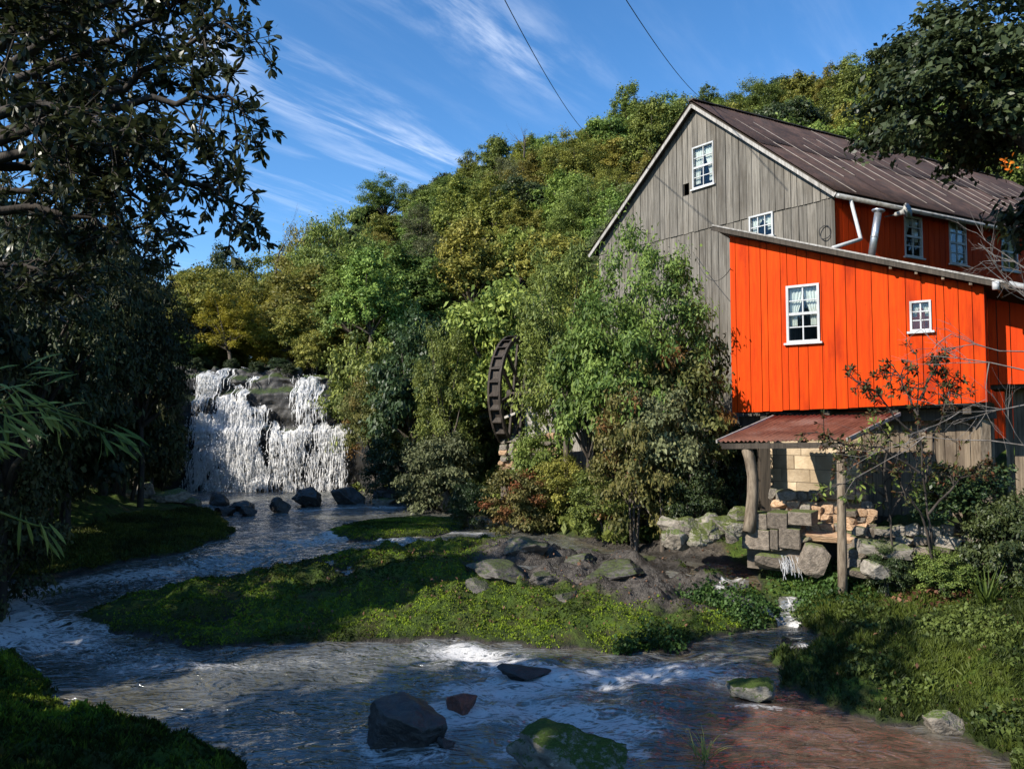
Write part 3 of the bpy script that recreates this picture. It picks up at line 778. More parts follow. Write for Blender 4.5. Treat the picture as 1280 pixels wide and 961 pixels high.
def rock(name, mesh, loc, size, rotz, mat, label=None, cat=None, group=None, parent=None, tilt=(0, 0)):
    o = link(name, mesh, None)
    with_mat(o, mat)
    mb = Matrix.Translation(Vector(loc)) @ Matrix.Rotation(rotz, 4, 'Z') @ Matrix.Rotation(tilt[0], 4, 'X') @ Matrix.Rotation(tilt[1], 4, 'Y') @ Matrix.Diagonal((*size, 1))
    o.matrix_basis = mb
    if parent is not None:
        o.parent = parent
        o.matrix_parent_inverse = parent.matrix_basis.inverted()
    if label: tagit(o, label, cat, group)
    return o
def river_rock(px, py_base, wpx, hpx, k, mat, label, group=None, sink=0.35, deep=0.8, rotz=0.0, name='boulder'):
    x, y = pw(px, py_base)
    w = wpx / 949.0 * y / 2; h = hpx / 949.0 * y
    zl = float(water_level(np.array([x]), np.array([y]))[0])
    hz = h * (1 + sink) / 2
    rock(name, BOULDER[k], (x, y + w * deep, zl + h - hz), (w, w * deep, hz), rotz, mat, label, 'rock', group)
river_rock(500, 945, 96, 54, 7, M['rock_dark'], 'large angular dark boulder standing in the rapids beside a small red rock', deep=0.8, rotz=0.5)
river_rock(574, 896, 44, 32, 3, M['rock_red'], 'small rounded reddish rock washed over by the rapids', deep=0.8)
river_rock(706, 985, 170, 62, 2, M['rock_moss_top'], 'broad pale rock topped with bright green moss at the water edge', deep=0.6)
river_rock(949, 880, 62, 26, 4, M['rock_moss_top'], 'low moss-covered rock beside the red-brown slab', deep=0.7)
river_rock(1190, 922, 64, 28, 5, M['rock_bank'], 'flat brown rock at the lower edge of the grass bank', deep=0.6)
river_rock(697, 915, 18, 10, 1, M['rock_red'], 'tiny dark red stone breaking the surface above the mossy rock')
river_rock(650, 853, 80, 16, 6, M['rock_dark'], 'low weedy rock awash in the middle of the rapids', deep=0.5)
river_rock(555, 940, 26, 14, 6, M['rock_dark'], 'small wet stone leaning against the large angular boulder')
river_rock(381, 634, 46, 30, 1, M['rock_dark'], 'peaked dark boulder in the row below the waterfall')
river_rock(431, 631, 46, 23, 5, M['rock_dark'], 'smooth dark boulder with a slanting top in the row below the waterfall')
river_rock(345, 642, 30, 20, 2, M['rock_dark'], 'small black boulder in front of the row below the waterfall')
river_rock(483, 628, 46, 22, 4, M['rock_dark'], 'wide dark boulder at the mill-side end of the row below the waterfall')
river_rock(476, 632, 34, 12, 3, M['rock_bank'], 'small brown rock in front of the wide dark boulder')
river_rock(524, 634, 52, 34, 6, M['rock_dark'], 'rounded brownish boulder at the foot of the bushes by the pool')
river_rock(556, 640, 30, 26, 2, M['rock_bank'], 'leaning grey rock where the bank juts into the pool')
for k, (px, py, w, h) in enumerate(((268, 632, 30, 16), (298, 640, 40, 16), (305, 645, 26, 13), (275, 645, 28, 15))):
    river_rock(px, py, w, h, k % 7, M['rock_dark'], 'low wet black rock at the rim of the waterfall pool opposite the mill', 'black rocks at the pool rim')
for k, (px, py, w, h) in enumerate(((238, 640, 36, 16), (215, 642, 44, 20), (180, 636, 40, 22), (160, 642, 26, 12), (100, 630, 46, 24), (205, 612, 44, 26), (130, 640, 30, 18))):
    x, y = pw(px, py); w_ = w / 949 * y / 2
    z0 = gh(x, y)
    rock('boulder', BOULDER[(k * 3 + 1) % 7], (x, y, z0 + h / 949 * y * 0.3), (w_, w_ * 0.8, h / 949 * y * 0.6), k * 1.3, M['rock_bank'],
         'weathered brown rock on the shore opposite the mill above the grass strip', 'rock', 'rocks on the shore opposite the mill')

for k, (px, py, w, h, zz) in enumerate(((628, 716, 62, 26, 0.55), (680, 722, 44, 20, 0.5), (655, 698, 50, 18, 0.62), (720, 700, 60, 18, 0.62), (768, 716, 70, 22, 0.55), (706, 738, 40, 14, 0.42), (600, 735, 40, 16, 0.4), (812, 700, 54, 16, 0.62))):
    p = at(px, py, (CAM_Z - zz) / ((py - 530.2) / 949.0)); w_ = w / 949 * p.y / 2
    rock('outcrop', BOULDER[(k * 2 + 1) % 7], (p.x, p.y, gh(p.x, p.y) - 0.07), (w_ * 1.5, w_ * 1.1, h / 949 * p.y * 0.85), k * 0.9, M['rock_out'],
         'rough grey rock outcrop showing through the moss of the island', 'rock', 'rock outcrops on the island', tilt=(0.15, 0.2 - 0.1 * k % 0.3))

for k, (x, sz_) in enumerate(LIP):
    zt_ = float(fall_top(np.array([x]))[0]); yt_ = float(cliff_y(np.array([x]), np.array([zt_ - 0.1]))[0])
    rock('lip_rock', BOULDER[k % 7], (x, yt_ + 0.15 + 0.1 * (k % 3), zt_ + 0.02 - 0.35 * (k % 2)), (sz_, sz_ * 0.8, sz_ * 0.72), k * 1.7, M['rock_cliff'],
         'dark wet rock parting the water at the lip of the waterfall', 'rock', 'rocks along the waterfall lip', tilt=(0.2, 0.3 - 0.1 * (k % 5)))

# ------------------------------------------------------------------ building helpers
class Wall:
    def __init__(s, o, ang):
        """o: ground corner; ang: the wall runs left and away at this angle from the view axis"""
        s.o = np.array(o, float)
        s.d = np.array([-math.sin(ang), math.cos(ang)])
        s.n = np.array([-math.cos(ang), -math.sin(ang)])
    def p(s, u, z, off=0.0):
        q = s.o + s.d * u + s.n * off
        return Vector((q[0], q[1], z))
    def uz(s, px, py, off=0.0):
        r = ray(px, py)
        o = s.o + s.n * off
        t = np.dot(o, s.n) / np.dot(r[:2], s.n)
        q = r[:2] * t - o
        return float(np.dot(q, s.d)), CAM_Z + r[2] * t
    def turned(s):
        """the wall round the corner, running right and away"""
        w = Wall(s.o, 0)
        w.d = -s.n.copy(); w.n = -s.d.copy()
        return w
def pieces(u0, u1, zb, zt, holes):
    """rectangles left of a column once the openings are cut; zb, zt are functions of u"""
    out = []
    cuts = [h for h in holes if h[0] < u1 - 1e-4 and h[1] > u0 + 1e-4]
    if not cuts:
        return [(u0, u1, zb(u0), zb(u1), zt(u0), zt(u1))]
    us = sorted({u0, u1, *[min(max(h[0], u0), u1) for h in cuts], *[min(max(h[1], u0), u1) for h in cuts]})
    for a, b in zip(us, us[1:]):
        if b - a < 0.004: continue
        m = (a + b) / 2
        hs = sorted([h for h in cuts if h[0] <= m <= h[1]], key=lambda h: h[2])
        lo0, lo1 = zb(a), zb(b)
        for h in hs:
            if h[2] > lo0 + 0.01: out.append((a, b, lo0, lo1, h[2], h[2]))
            lo0 = lo1 = h[3]
        if zt(m) > lo0 + 0.01: out.append((a, b, lo0, lo1, zt(a), zt(b)))
    return out
def slab(mb, w, pc, o0, o1):
    a, b, z0, z1, t0, t1 = pc
    mb.hexa([w.p(a, z0, o0), w.p(b, z1, o0), w.p(b, z1, o1), w.p(a, z0, o1), w.p(a, t0, o0), w.p(b, t1, o0), w.p(b, t1, o1), w.p(a, t0, o1)])
def boards(parent, w, edges, zb, zt, holes, mat, off=0.0, th=0.025, name='wall_board', gap=0.016, r=random.Random(5)):
    for a, b in zip(edges, edges[1:]):
        mb = MB(); j = r.uniform(-0.006, 0.006)
        e0, e1 = r.uniform(-0.012, 0.012), 0.0
        pcs = pieces(a + gap / 2, b - gap / 2, lambda u: zb(u) + e0, zt, holes)
        for pc in pcs:
            slab(mb, w, pc, off + j, off + j + th)
            if all(abs(q[1] - q[0] - (b - a - gap)) < 1e-3 for q in pcs):      # the window takes the whole width: two boards
                mb.build(name, mat, parent); mb = MB()
        if mb.f: mb.build(name, mat, parent)
def edges(a, b, lo, hi, r, must=()):
    e = [a]
    while e[-1] < b - hi:
        nx_ = e[-1] + r.uniform(lo, hi)
        e.append(nx_)
    if b - e[-1] < lo * 0.6 and len(e) > 1: e.pop()
    e.append(b)
    for m in must:
        k = min(range(1, len(e) - 1), key=lambda i: abs(e[i] - m)); e[k] = m
    return sorted(e)
def sheathing(parent, w, u0, u1, zb, zt, holes, off=-0.03, th=0.02, mid=(), mat=None):
    mb = MB(); us = sorted([u0, u1, *mid])
    for a, b in zip(us, us[1:]):
        for pc in pieces(a, b, zb, zt, holes): slab(mb, w, pc, off - th, off)
    return mb.build('sheathing', mat or M['dark_beam'], parent)
def window(parent, w, u0, u1, z0, z1, cols, rows, off=0.0, curtain=None, fw=0.055, sash=True, label=None):
    """u0<u1 in wall units; frame, glazing bars, one pane per light, sill, curtains"""
    fr = MB()
    for a, b, c, d in ((u0, u0 + fw, z0, z1), (u1 - fw, u1, z0, z1), (u0 + fw, u1 - fw, z1 - fw, z1), (u0 + fw, u1 - fw, z0, z0 + fw)):
        slab(fr, w, (a, b, c, c, d, d), off - 0.05, off + 0.032)
    win = fr.build('window', M['white_paint'], parent)
    if label: win['label'] = label
    iu0, iu1, iz0, iz1 = u0 + fw, u1 - fw, z0 + fw, z1 - fw
    bars = MB()
    for k in range(1, cols):
        u = iu0 + (iu1 - iu0) * k / cols
        slab(bars, w, (u - 0.013, u + 0.013, iz0, iz0, iz1, iz1), off - 0.03, off + 0.006)
    for k in range(1, rows):
        z = iz0 + (iz1 - iz0) * k / rows
        h = 0.028 if (sash and k == rows // 2) else 0.012
        slab(bars, w, (iu0, iu1, z - h, z - h, z + h, z + h), off - 0.027, off + (0.018 if h > 0.02 else 0.009))
    bars.build('glazing_bars', M['white_paint'], win)
    for i in range(cols):
        for j in range(rows):
            a, b = iu0 + (iu1 - iu0) * i / cols + 0.012, iu0 + (iu1 - iu0) * (i + 1) / cols - 0.012
            c, d = iz0 + (iz1 - iz0) * j / rows + 0.011, iz0 + (iz1 - iz0) * (j + 1) / rows - 0.011
            mb = MB(); slab(mb, w, (a, b, c, c, d, d), off - 0.018, off - 0.014)
            mb.build('pane', M['glass'], win)
    sl = MB(); slab(sl, w, (u0 - 0.05, u1 + 0.05, z0 - 0.045, z0 - 0.045, z0 - 0.002, z0 - 0.002), off - 0.03, off + 0.075)
    sl.build('sill', M['white_paint'], win)
    if curtain:
        for side in (0, 1):
            mb = MB(); nseg = 14; npts = 9
            rows_ = []
            for j in range(npts):
                t = j / (npts - 1); z = iz1 - (iz1 - iz0) * curtain * t
                wdt = (iu1 - iu0) * (0.52 - 0.30 * math.sin(min(1, t * 1.15) * math.pi * 0.5) ** 2 + 0.05 * t)
                rows_.append([(iu0 + wdt * i / nseg if side == 0 else iu1 - wdt * i / nseg, z, off - 0.09 + 0.018 * math.sin(i * 1.9)) for i in range(nseg + 1)])
            for j in range(npts - 1):
                for i in range(nseg):
                    mb.quad(*[w.p(*q) for q in (rows_[j][i], rows_[j][i + 1], rows_[j + 1][i + 1], rows_[j + 1][i])])
            mb.build('curtain', M['curtain'], win, True)
    return win
def corrugated(a, b, c, d, waves, amp, name, mat, parent, lift=0.0, nu=4, rows=5, wob=0.0, seed=0):
    """sheet over corners a-b (lower edge) and d-c (upper edge)"""
    a, b, c, d = map(Vector, (a, b, c, d))
    nrm = (b - a).cross(d - a).normalized()
    if nrm.z < 0: nrm = -nrm
    nU = waves * nu
    r = random.Random(seed)
    ph = [r.uniform(-wob, wob) for _ in range(rows)]
    vs_, fs_ = [], []
    for j in range(rows):
        t = j / (rows - 1)
        for i in range(nU + 1):
            s = i / nU
            p = (a * (1 - s) + b * s) * (1 - t) + (d * (1 - s) + c * s) * t
            vs_.append(tuple(p + nrm * (lift + amp * math.sin(s * waves * 2 * math.pi) + ph[j] * (1 if rows > 2 else 0))))
    n1 = len(vs_)
    vs_ += [tuple(Vector(p) - nrm * 0.004) for p in vs_]
    W_ = nU + 1
    for j in range(rows - 1):
        for i in range(nU):
            q = j * W_ + i
            fs_.append((q, q + 1, q + 1 + W_, q + W_)); fs_.append((n1 + q, n1 + q + W_, n1 + q + 1 + W_, n1 + q + 1))
    for i in range(nU):
        fs_.append((i, n1 + i, n1 + i + 1, i + 1)); q = (rows - 1) * W_ + i
        fs_.append((q, q + 1, n1 + q + 1, n1 + q))
    me = bpy.data.meshes.new(name); me.from_pydata(vs_, [], fs_)
    me.polygons.foreach_set('use_smooth', np.ones(len(me.polygons), bool)); me.update()
    me.materials.append(mat)
    return link(name, me, parent)

# ------------------------------------------------------------------ the mill
RR = random.Random(31)
GA = math.atan(740 / 949)                         # the gable runs away to the left
G = Wall((7.95, 18.5), GA)
S = G.turned()                                    # long side wall, running away to the right (the plan is not quite square)
SA = R2D(62.5)
S.d = np.array([math.sin(SA), math.cos(SA)]); S.n = np.array([math.cos(SA), -math.sin(SA)])
def gp(u, z, l):
    q = G.o + G.d * u + S.d * l
    return Vector((q[0], q[1], z))
EAVE, RIDGE, HALF = 9.20, 12.70, 4.10
LONG = 15.0
mill = empty('mill_house', (7.95, 18.5, 1.0), 'tall old mill with grey weathered plank gable and rusty metal roof', 'house')
gz_top = lambda u: EAVE + (RIDGE - EAVE) * (1 - abs(u - HALF) / HALF)
def wrect(w, x0, x1, y0, y1, off=0.0):
    u0, _ = w.uz(x0, (y0 + y1) / 2, off); u1, _ = w.uz(x1, (y0 + y1) / 2, off)
    _, z1 = w.uz((x0 + x1) / 2, y0, off); _, z0 = w.uz((x0 + x1) / 2, y1, off)
    return (min(u0, u1), max(u0, u1), z0, z1)
g_win = [wrect(G, 867, 894, 181, 234), wrect(G, 938, 968, 268, 298)]
g_vent = wrect(G, 855, 862.5, 230, 245)
SEAM = 9.02
holes = g_win + [g_vent]
ed = edges(0.0, 2 * HALF, 0.15, 0.31, RR, must=(HALF,))
boards(mill, G, ed, lambda u: SEAM - 0.03, gz_top, holes, M['grey_board'], 0.020, 0.024, r=RR)
ed2 = edges(0.0, 2 * HALF, 0.20, 0.29, RR)
boards(mill, G, ed2, lambda u: 1.0, lambda u: min(SEAM + 0.02, gz_top(u)), holes, M['grey_board'], -0.010, 0.024, r=RR)
sheathing(mill, G, 0.0, 2 * HALF, lambda u: 0.8, lambda u: gz_top(u) - 0.02, holes, mid=(HALF,))
for r_, (c_, n_) in zip(g_win, ((2, 4), (3, 2))):
    window(mill, G, *r_, c_, n_, 0.045, curtain=0.9 if n_ == 4 else 0.7, fw=0.045, sash=(n_ == 4))
# long red wall
s_win = [wrect(S, 1129, 1151, 271, 322), wrect(S, 1185, 1206, 278, 331), wrect(S, 1250, 1270, 292, 339)]
uw = s_win[2][1] - s_win[2][0]; step = s_win[1][0] - s_win[0][0]
ed3 = edges(0.03, LONG, 0.20, 0.27, RR)
boards(mill, S, ed3, lambda u: 3.0, lambda u: EAVE - 0.02, s_win, M['red_board'], 0.0, 0.024, r=RR)
sheathing(mill, S, 0.03, LONG, lambda u: 0.8, lambda u: EAVE - 0.05, s_win)
for r_ in s_win: window(mill, S, *r_, 2, 4, 0.024, curtain=0.6, fw=0.045)
# hidden walls that close the rooms
F = Wall(G.p(0, 0)[:2], GA); F.o = G.o + G.d * 2 * HALF; F.d = S.d.copy(); F.n = -S.n.copy()
sheathing(mill, F, 0.0, LONG, lambda u: 0.8, lambda u: EAVE - 0.05, [])
Bk = Wall((0, 0), GA); Bk.o = G.o + S.d * LONG; Bk.n = -G.n.copy(); Bk.d = G.d.copy()
sheathing(mill, Bk, 0.0, 2 * HALF, lambda u: 0.8, lambda u: gz_top(u) - 0.02, [], mid=(HALF,))
mb = MB()
for zf in (6.3, 9.1):
    mb.hexa([gp(u_, zf + dz_, l_) for dz_ in (0, 0.1) for u_, l_ in ((0.08, 0.1), (2 * HALF - 0.08, 0.1), (2 * HALF - 0.08, LONG - 0.1), (0.08, LONG - 0.1))])
mb.build('floor', M['dark_beam'], mill)
# corner board, rake boards, roof
mb = MB(); mb.bar(G.p(0.015, 1.0, 0.03), G.p(0.015, EAVE - 0.03, 0.03), 0.07, 0.07); mb.build('corner_board', M['grey_board'], mill)
OV, OG = 0.22, 0.26
k_ = (RIDGE - EAVE) / HALF
def roofp(u, l, lift=0.0):
    z = RIDGE - k_ * abs(u - HALF) + 0.06
    return gp(u, z + lift, l)
for sgn in (-1, 1):
    ue = HALF + sgn * (HALF + OV)
    mb = MB(); mb.bar(roofp(ue, -OG + 0.02, -0.10), roofp(HALF - sgn * -0.0, -OG + 0.02, -0.10), 0.035, 0.11, up=(0, 0, 1))
    mb.build('rake_board', M['pale_trim'], mill)
    # sheets
    wS = 0.80; nS = int((LONG + OG) / wS) + 1
    for i in range(nS):
        l0 = -OG + i * wS; l1 = l0 + wS + 0.04
        if sgn == 1 and i > 6: break
        um = HALF + sgn * HALF * RR.uniform(0.46, 0.56)
        for (ua, ub, lift) in ((ue, um - sgn * 0.1, 0.0), (um, HALF, 0.018)):
            lf = lift + (0.006 if i % 2 else 0.0) + RR.uniform(0, 0.006)
            corrugated(roofp(ua, l0), roofp(ua, l1), roofp(ub, l1), roofp(ub, l0), 8, 0.011, 'roof_sheet', M['roof_rust'], mill, lf + 0.02, 4, 4, 0.006, RR.randint(0, 9999))
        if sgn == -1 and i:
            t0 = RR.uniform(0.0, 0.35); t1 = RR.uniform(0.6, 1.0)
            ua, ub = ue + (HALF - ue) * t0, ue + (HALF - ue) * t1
            mb = MB(); mb.bar(roofp(ua, l0 + 0.02, 0.062), roofp(ub, l0 + 0.02, 0.068), 0.028, 0.014); mb.build('lit_seam', M['lit_seam'], mill)  # pale bar on the lap, its colour standing for the sunlit sheet edge
    mb = MB()
    a0, a1 = roofp(ue, -OG, -0.02), roofp(HALF, -OG, -0.02); b0, b1 = roofp(ue, LONG if sgn < 0 else 5, -0.02), roofp(HALF, LONG if sgn < 0 else 5, -0.02)
    dz = Vector((0, 0, -0.03))
    mb.hexa([a0 + dz, a1 + dz, b1 + dz, b0 + dz, a0, a1, b1, b0]); mb.build('roof_deck', M['dark_beam'], mill)
mb = MB(); mb.bar(roofp(HALF, -OG - 0.01, 0.05), roofp(HALF, LONG, 0.05), 0.22, 0.03); mb.build('ridge_cap', M['roof_rust'], mill)
# eave fascia, gutter, downpipe, horn loudspeaker, cable coil
ue = -OV
mb = MB(); mb.bar(roofp(ue + 0.03, -OG + 0.04, -0.11), roofp(ue + 0.03, LONG, -0.11), 0.03, 0.14); mb.build('fascia', M['dark_beam'], mill)
mb = MB(); mb.tube([roofp(ue - 0.06, -OG + 0.02, -0.08), roofp(ue - 0.06, LONG, -0.10)], 0.062, 8); mb.build('gutter', M['gutter'], mill, True)
dp = [roofp(ue - 0.06, 0.25, -0.10), S.p(0.35, 8.45, 0.30), S.p(0.62, 7.62, 0.30), S.p(0.60, 7.55, 0.40)]
q0 = roofp(ue - 0.06, 0.22, -0.12); q1 = at(1076, 299, 17.9); q2 = at(1041, 310, 17.2)
mb = MB(); mb.tube([q0 + Vector((0, 0, 0.06)), q0, q0.lerp(q1, 0.2), q0.lerp(q1, 0.85), q1, q1 * 0.93 + q2 * 0.07, q2], 0.045, 8); mb.build('downpipe', M['white_paint'], mill, True)
hp = at(1130, 265, 18.85)
ax = Vector((0.55, -0.80, 0.10)).normalized()
mb = MB(); mb.tube([hp - ax * 0.22, hp - ax * 0.12, hp - ax * 0.02, hp + ax * 0.06, hp + ax * 0.10], [0.06, 0.06, 0.075, 0.13, 0.20], 20, True)
horn = mb.build('horn_loudspeaker', M['horn_paint'], mill, True)
mb = MB(); mb.bar(hp - ax * 0.18, hp - ax * 0.45 + Vector((-0.05, 0, 0.02)), 0.03, 0.03); mb.build('bracket', M['wire'], horn)
cu, cz2 = G.uz(1033, 291)
mb = MB(); mb.tube([G.p(cu + 0.15 * math.cos(t), cz2 + 0.17 * math.sin(t), 0.07 + 0.02 * math.sin(3 * t)) for t in np.linspace(0, 4 * math.pi, 40)], 0.012, 5); mb.build('cable_coil', M['wire'], mill)

# ------------------------------------------------------------------ orange annex
OA = math.atan(1340 / 949)
pr = Vector(((595 / 949) * 14.19, 14.19))
O_ = Wall(pr, OA)
OW = 4.86
annex = empty('mill_annex', (6.9, 15.6, 3.6), 'bright orange plank annex on stilts with a sloping shed roof', 'house')
ozb = lambda u: 3.81 + (3.66 - 3.81) * u / OW
ozt = lambda u: 5.99 + (7.66 - 5.99) * u / OW
o_win = [wrect(O_, 983.5, 1025, 356, 428), wrect(O_, 1137.5, 1164.5, 376, 414)]
edo = edges(0.0, OW, 0.14, 0.31, RR)
boards(annex, O_, edo, ozb, ozt, o_win, M['orange_board'], 0.0, 0.024, r=RR, gap=0.013)
sheathing(annex, O_, 0.0, OW, lambda u: ozb(u) + 0.02, lambda u: ozt(u) - 0.02, o_win)
window(annex, O_, *o_win[0], 2, 4, 0.024, curtain=0.72, fw=0.05, label='tall sash window with parted white curtains')
window(annex, O_, *o_win[1], 2, 3, 0.024, curtain=0.5, fw=0.04, sash=False, label='small window with short white curtains')
# left end, floor and the recessed continuation to the right
Le = Wall((0, 0), 0); Le.o = O_.o + O_.d * OW; Le.d = -O_.n.copy(); Le.n = O_.d.copy()
boards(annex, Le, edges(0.03, 2.4, 0.2, 0.27, RR), lambda u: 3.66, lambda u: 7.60, [], M['orange_board'], -0.03, 0.024, r=RR)
Re = Wall((0, 0), 0); Re.o = O_.o.copy(); Re.d = -O_.n.copy(); Re.n = -O_.d.copy()
boards(annex, Re, edges(0.03, 0.75, 0.2, 0.27, RR), lambda u: 3.85, lambda u: 5.92, [], M['red_board'], -0.03, 0.024, r=RR)
O2 = Wall(O_.o - O_.n * 0.75 - O_.d * 3.2, OA)
boards(annex, O2, edges(0.0, 3.2, 0.2, 0.28, RR), lambda u: 4.17, lambda u: 5.86 - (3.2 - u) * 0.3, [], M['red_board'], 0.0, 0.024, r=RR)
sheathing(annex, O2, 0.0, 3.2, lambda u: 4.2, lambda u: 5.84 - (3.2 - u) * 0.3, [])
mb = MB()
for (u0, u1, zf) in ((0.02, OW - 0.04, 3.74), (-3.1, 0.0, 4.15)):
    n0 = -0.06 if zf < 4 else -0.82
    mb.hexa([O_.p(u0, zf - 0.0, n0), O_.p(u1, zf - 0.06, n0), O_.p(u1, zf - 0.06, -2.4), O_.p(u0, zf, -2.4), O_.p(u0, zf + 0.1, n0), O_.p(u1, zf + 0.04, n0), O_.p(u1, zf + 0.04, -2.4), O_.p(u0, zf + 0.1, -2.4)])
mb.build('floor', M['dark_beam'], annex)
for u in (0.35, 1.6, 2.9, 4.2):
    mb = MB(); mb.bar(O_.p(u, ozb(u) - 0.12, -0.10), O_.p(u, ozb(u) - 0.12, -2.3), 0.14, 0.16); mb.build('joist', M['dark_beam'], annex)
mb = MB(); mb.bar(O_.p(-0.1, 3.62, -0.55), O_.p(OW, 3.47, -0.55), 0.2, 0.22); mb.build('sill_beam', M['dark_beam'], annex)
# roof: sheets, fascia and edge flashing
def orf(u, n, lift=0.0):
    return O_.p(u, 5.99 + (7.66 - 5.99) * u / OW + 0.10 + lift, n)
RU0, RU1 = -3.4, OW + 0.30
us = np.linspace(RU0, RU1, 12)
for i in range(10):
    n0 = 0.30 - i * 0.30
    corrugated(orf(RU0, n0, 0.03), orf(RU0, n0 - 0.32, 0.03), orf(RU1, n0 - 0.32, 0.03), orf(RU1, n0, 0.03), 3, 0.010, 'roof_sheet', M['roof_rust'], annex, 0.004 * (i % 2), 4, 4, 0.004, i)
mb = MB(); mb.hexa([orf(RU0, 0.27, -0.05), orf(RU1, 0.27, -0.05), orf(RU1, -2.7, -0.05), orf(RU0, -2.7, -0.05), orf(RU0, 0.27, -0.02), orf(RU1, 0.27, -0.02), orf(RU1, -2.7, -0.02), orf(RU0, -2.7, -0.02)])
mb.build('roof_deck', M['dark_beam'], annex)
mb = MB(); mb.bar(orf(RU0, 0.285, -0.035), orf(RU1, 0.285, -0.035), 0.025, 0.12); mb.build('fascia', M['dark_beam'], annex)
mb = MB(); mb.bar(orf(-0.35, 0.305, 0.022), orf(RU1, 0.305, 0.022), 0.02, 0.034); mb.build('edge_flashing', M['pale_trim'], annex)
mb = MB(); mb.tube([orf(-0.4, 0.32, -0.0), orf(RU0, 0.32, 0.0)], 0.055, 8); mb.build('gutter', M['gutter'], annex, True)
mb = MB(); q = orf(-0.2, 0.33, -0.06); mb.tube([q + Vector((0, 0, .05)), q - Vector((0, 0, 0.10))], 0.06, 8); mb.build('gutter_outlet', M['white_paint'], annex, True)
for u in np.arange(-0.7, 2.0, 0.45):
    mb = MB(); mb.bar(orf(u, 0.26, -0.11), orf(u, -0.9, -0.11), 0.05, 0.09); mb.build('rafter', M['brown_board'], annex)
# flue
f0, f1 = at(1089, 322, 15.6), at(1098, 264, 15.6)
mb = MB(); mb.tube([f0, f1], 0.072, 14); flue = mb.build('flue_pipe', M['galv'], annex, True)
d_ = (f1 - f0).normalized()
mb = MB(); mb.tube([f1 - d_ * 0.02, f1 + d_ * 0.015, f1 + d_ * 0.04], [0.105, 0.135, 0.06], 14); mb.build('flue_cap', M['galv'], flue, True)
mb = MB(); mb.tube([f0 + d_ * 0.42, f0 + d_ * 0.45], 0.078, 14); mb.build('flue_joint', M['galv'], flue, True)

# walls under the annex: block wall on the left, planks on the right, a stout corner post
U = Wall(O_.o - O_.n * 0.75, OA)
blockwall = empty('block_wall', (5.6, 16.6, 1.2), 'pale plastered block wall in the sun under the orange annex', 'wall')
ub0, _ = U.uz(1078, 600); ub1, _ = U.uz(958, 600)
zrow = 1.25; row = 0
while zrow < 3.45:
    hgt = RR.uniform(0.26, 0.34); u = ub0 - RR.uniform(0, 0.3)
    while u < ub1:
        wl = RR.uniform(0.42, 0.62); a = max(u, ub0); b = min(u + wl, ub1)
        if b - a > 0.06:
            mb = MB(); j = RR.uniform(-0.012, 0.012)
            slab(mb, U, (a + 0.006, b - 0.006, zrow, zrow, min(3.5, zrow + hgt) - 0.012, min(3.5, zrow + hgt) - 0.012), -0.12, 0.0 + j)
            mb.build('block', M['plaster'], blockwall)
        u += wl
    zrow += hgt; row += 1
mb = MB(); slab(mb, U, (ub0, ub1, 1.0, 1.0, 3.5, 3.5), -0.2, -0.025); mb.build('mortar', M['stone_dim'], blockwall)
plankwall = empty('plank_wall', (7.9, 15.3, 1.2), 'weathered brown plank wall in the shade below the orange annex', 'wall')
boards(plankwall, U, edges(-0.05, ub0, 0.16, 0.26, RR), lambda u: 1.5, lambda u: 3.55, [], M['brown_board'], 0.0, 0.03, 'plank', 0.012, RR)
sheathing(plankwall, U, -0.05, ub0, lambda u: 1.2, lambda u: 3.5, [])
R3 = Wall(O2.o - O2.n * 0.7, OA)
boards(plankwall, R3, edges(0.0, 3.0, 0.18, 0.28, RR), lambda u: 1.2, lambda u: 4.15, [], M['brown_board'], 0.0, 0.03, 'plank', 0.012, RR)
post = MB(); pu, _ = U.uz(1229, 600, 0.15)
post.bar(U.p(pu, 1.2, 0.15), U.p(pu, 3.62, 0.15), 0.24, 0.2); tagit(post.build('support_post', M['post_wood']), 'thick squared timber post holding up the right corner of the orange annex', 'post')

# ------------------------------------------------------------------ small lean-to roof over the sluice
lean = empty('sluice_shelter', (4.7, 14.0, 0.9), 'small lean-to roof of red rusty sheets over the stone sluice', 'shelter')
LL, LR, HR, HL = at(897, 553, 14.3), at(1057, 551, 13.0), at(1124, 518.5, 14.75), at(968, 521.5, 16.1)
n = 9
for i in range(n):
    s0, s1 = i / n, min(1.0, (i + 1.08) / n)
    corrugated(LL.lerp(LR, s0), LL.lerp(LR, s1), HL.lerp(HR, s1), HL.lerp(HR, s0), 3, 0.016, 'roof_sheet', M['red_rust'], lean, 0.02 + 0.006 * (i % 2), 6, 5, 0.012, 40 + i)
zdn = Vector((0, 0, -0.07))
mb = MB(); mb.bar(LL + zdn + (LR - LL) * 0.04, LR + zdn - (LR - LL) * 0.04, 0.09, 0.10); mb.build('beam', M['dark_beam'], lean)
mb = MB(); mb.bar(HL + zdn * 1.2, HR + zdn * 1.2, 0.09, 0.10); mb.build('beam', M['dark_beam'], lean)
for t in (0.03, 0.33, 0.66, 0.975):
    mb = MB(); mb.bar(LL.lerp(LR, t) + zdn * 0.4, HL.lerp(HR, t) + zdn * 0.4, 0.06, 0.07); mb.build('rafter', M['dark_beam'], lean)
mb = MB(); mb.bar(LR + Vector((0.02, 0, 0.02)), HR + Vector((0.02, 0, 0.02)), 0.03, 0.06); mb.build('edge_trim', M['pale_trim'], lean)
mb = MB(); mb.bar(LL + Vector((-0.02, 0, 0.02)), HL + Vector((-0.02, 0, 0.02)), 0.03, 0.06); mb.build('edge_trim', M['pale_trim'], lean)
pb = at(1053, 714, 12.95)
pts = [pb + Vector((0, 0, -0.4)), pb, at(1052, 640, 12.97), at(1051, 555, 13.0)]
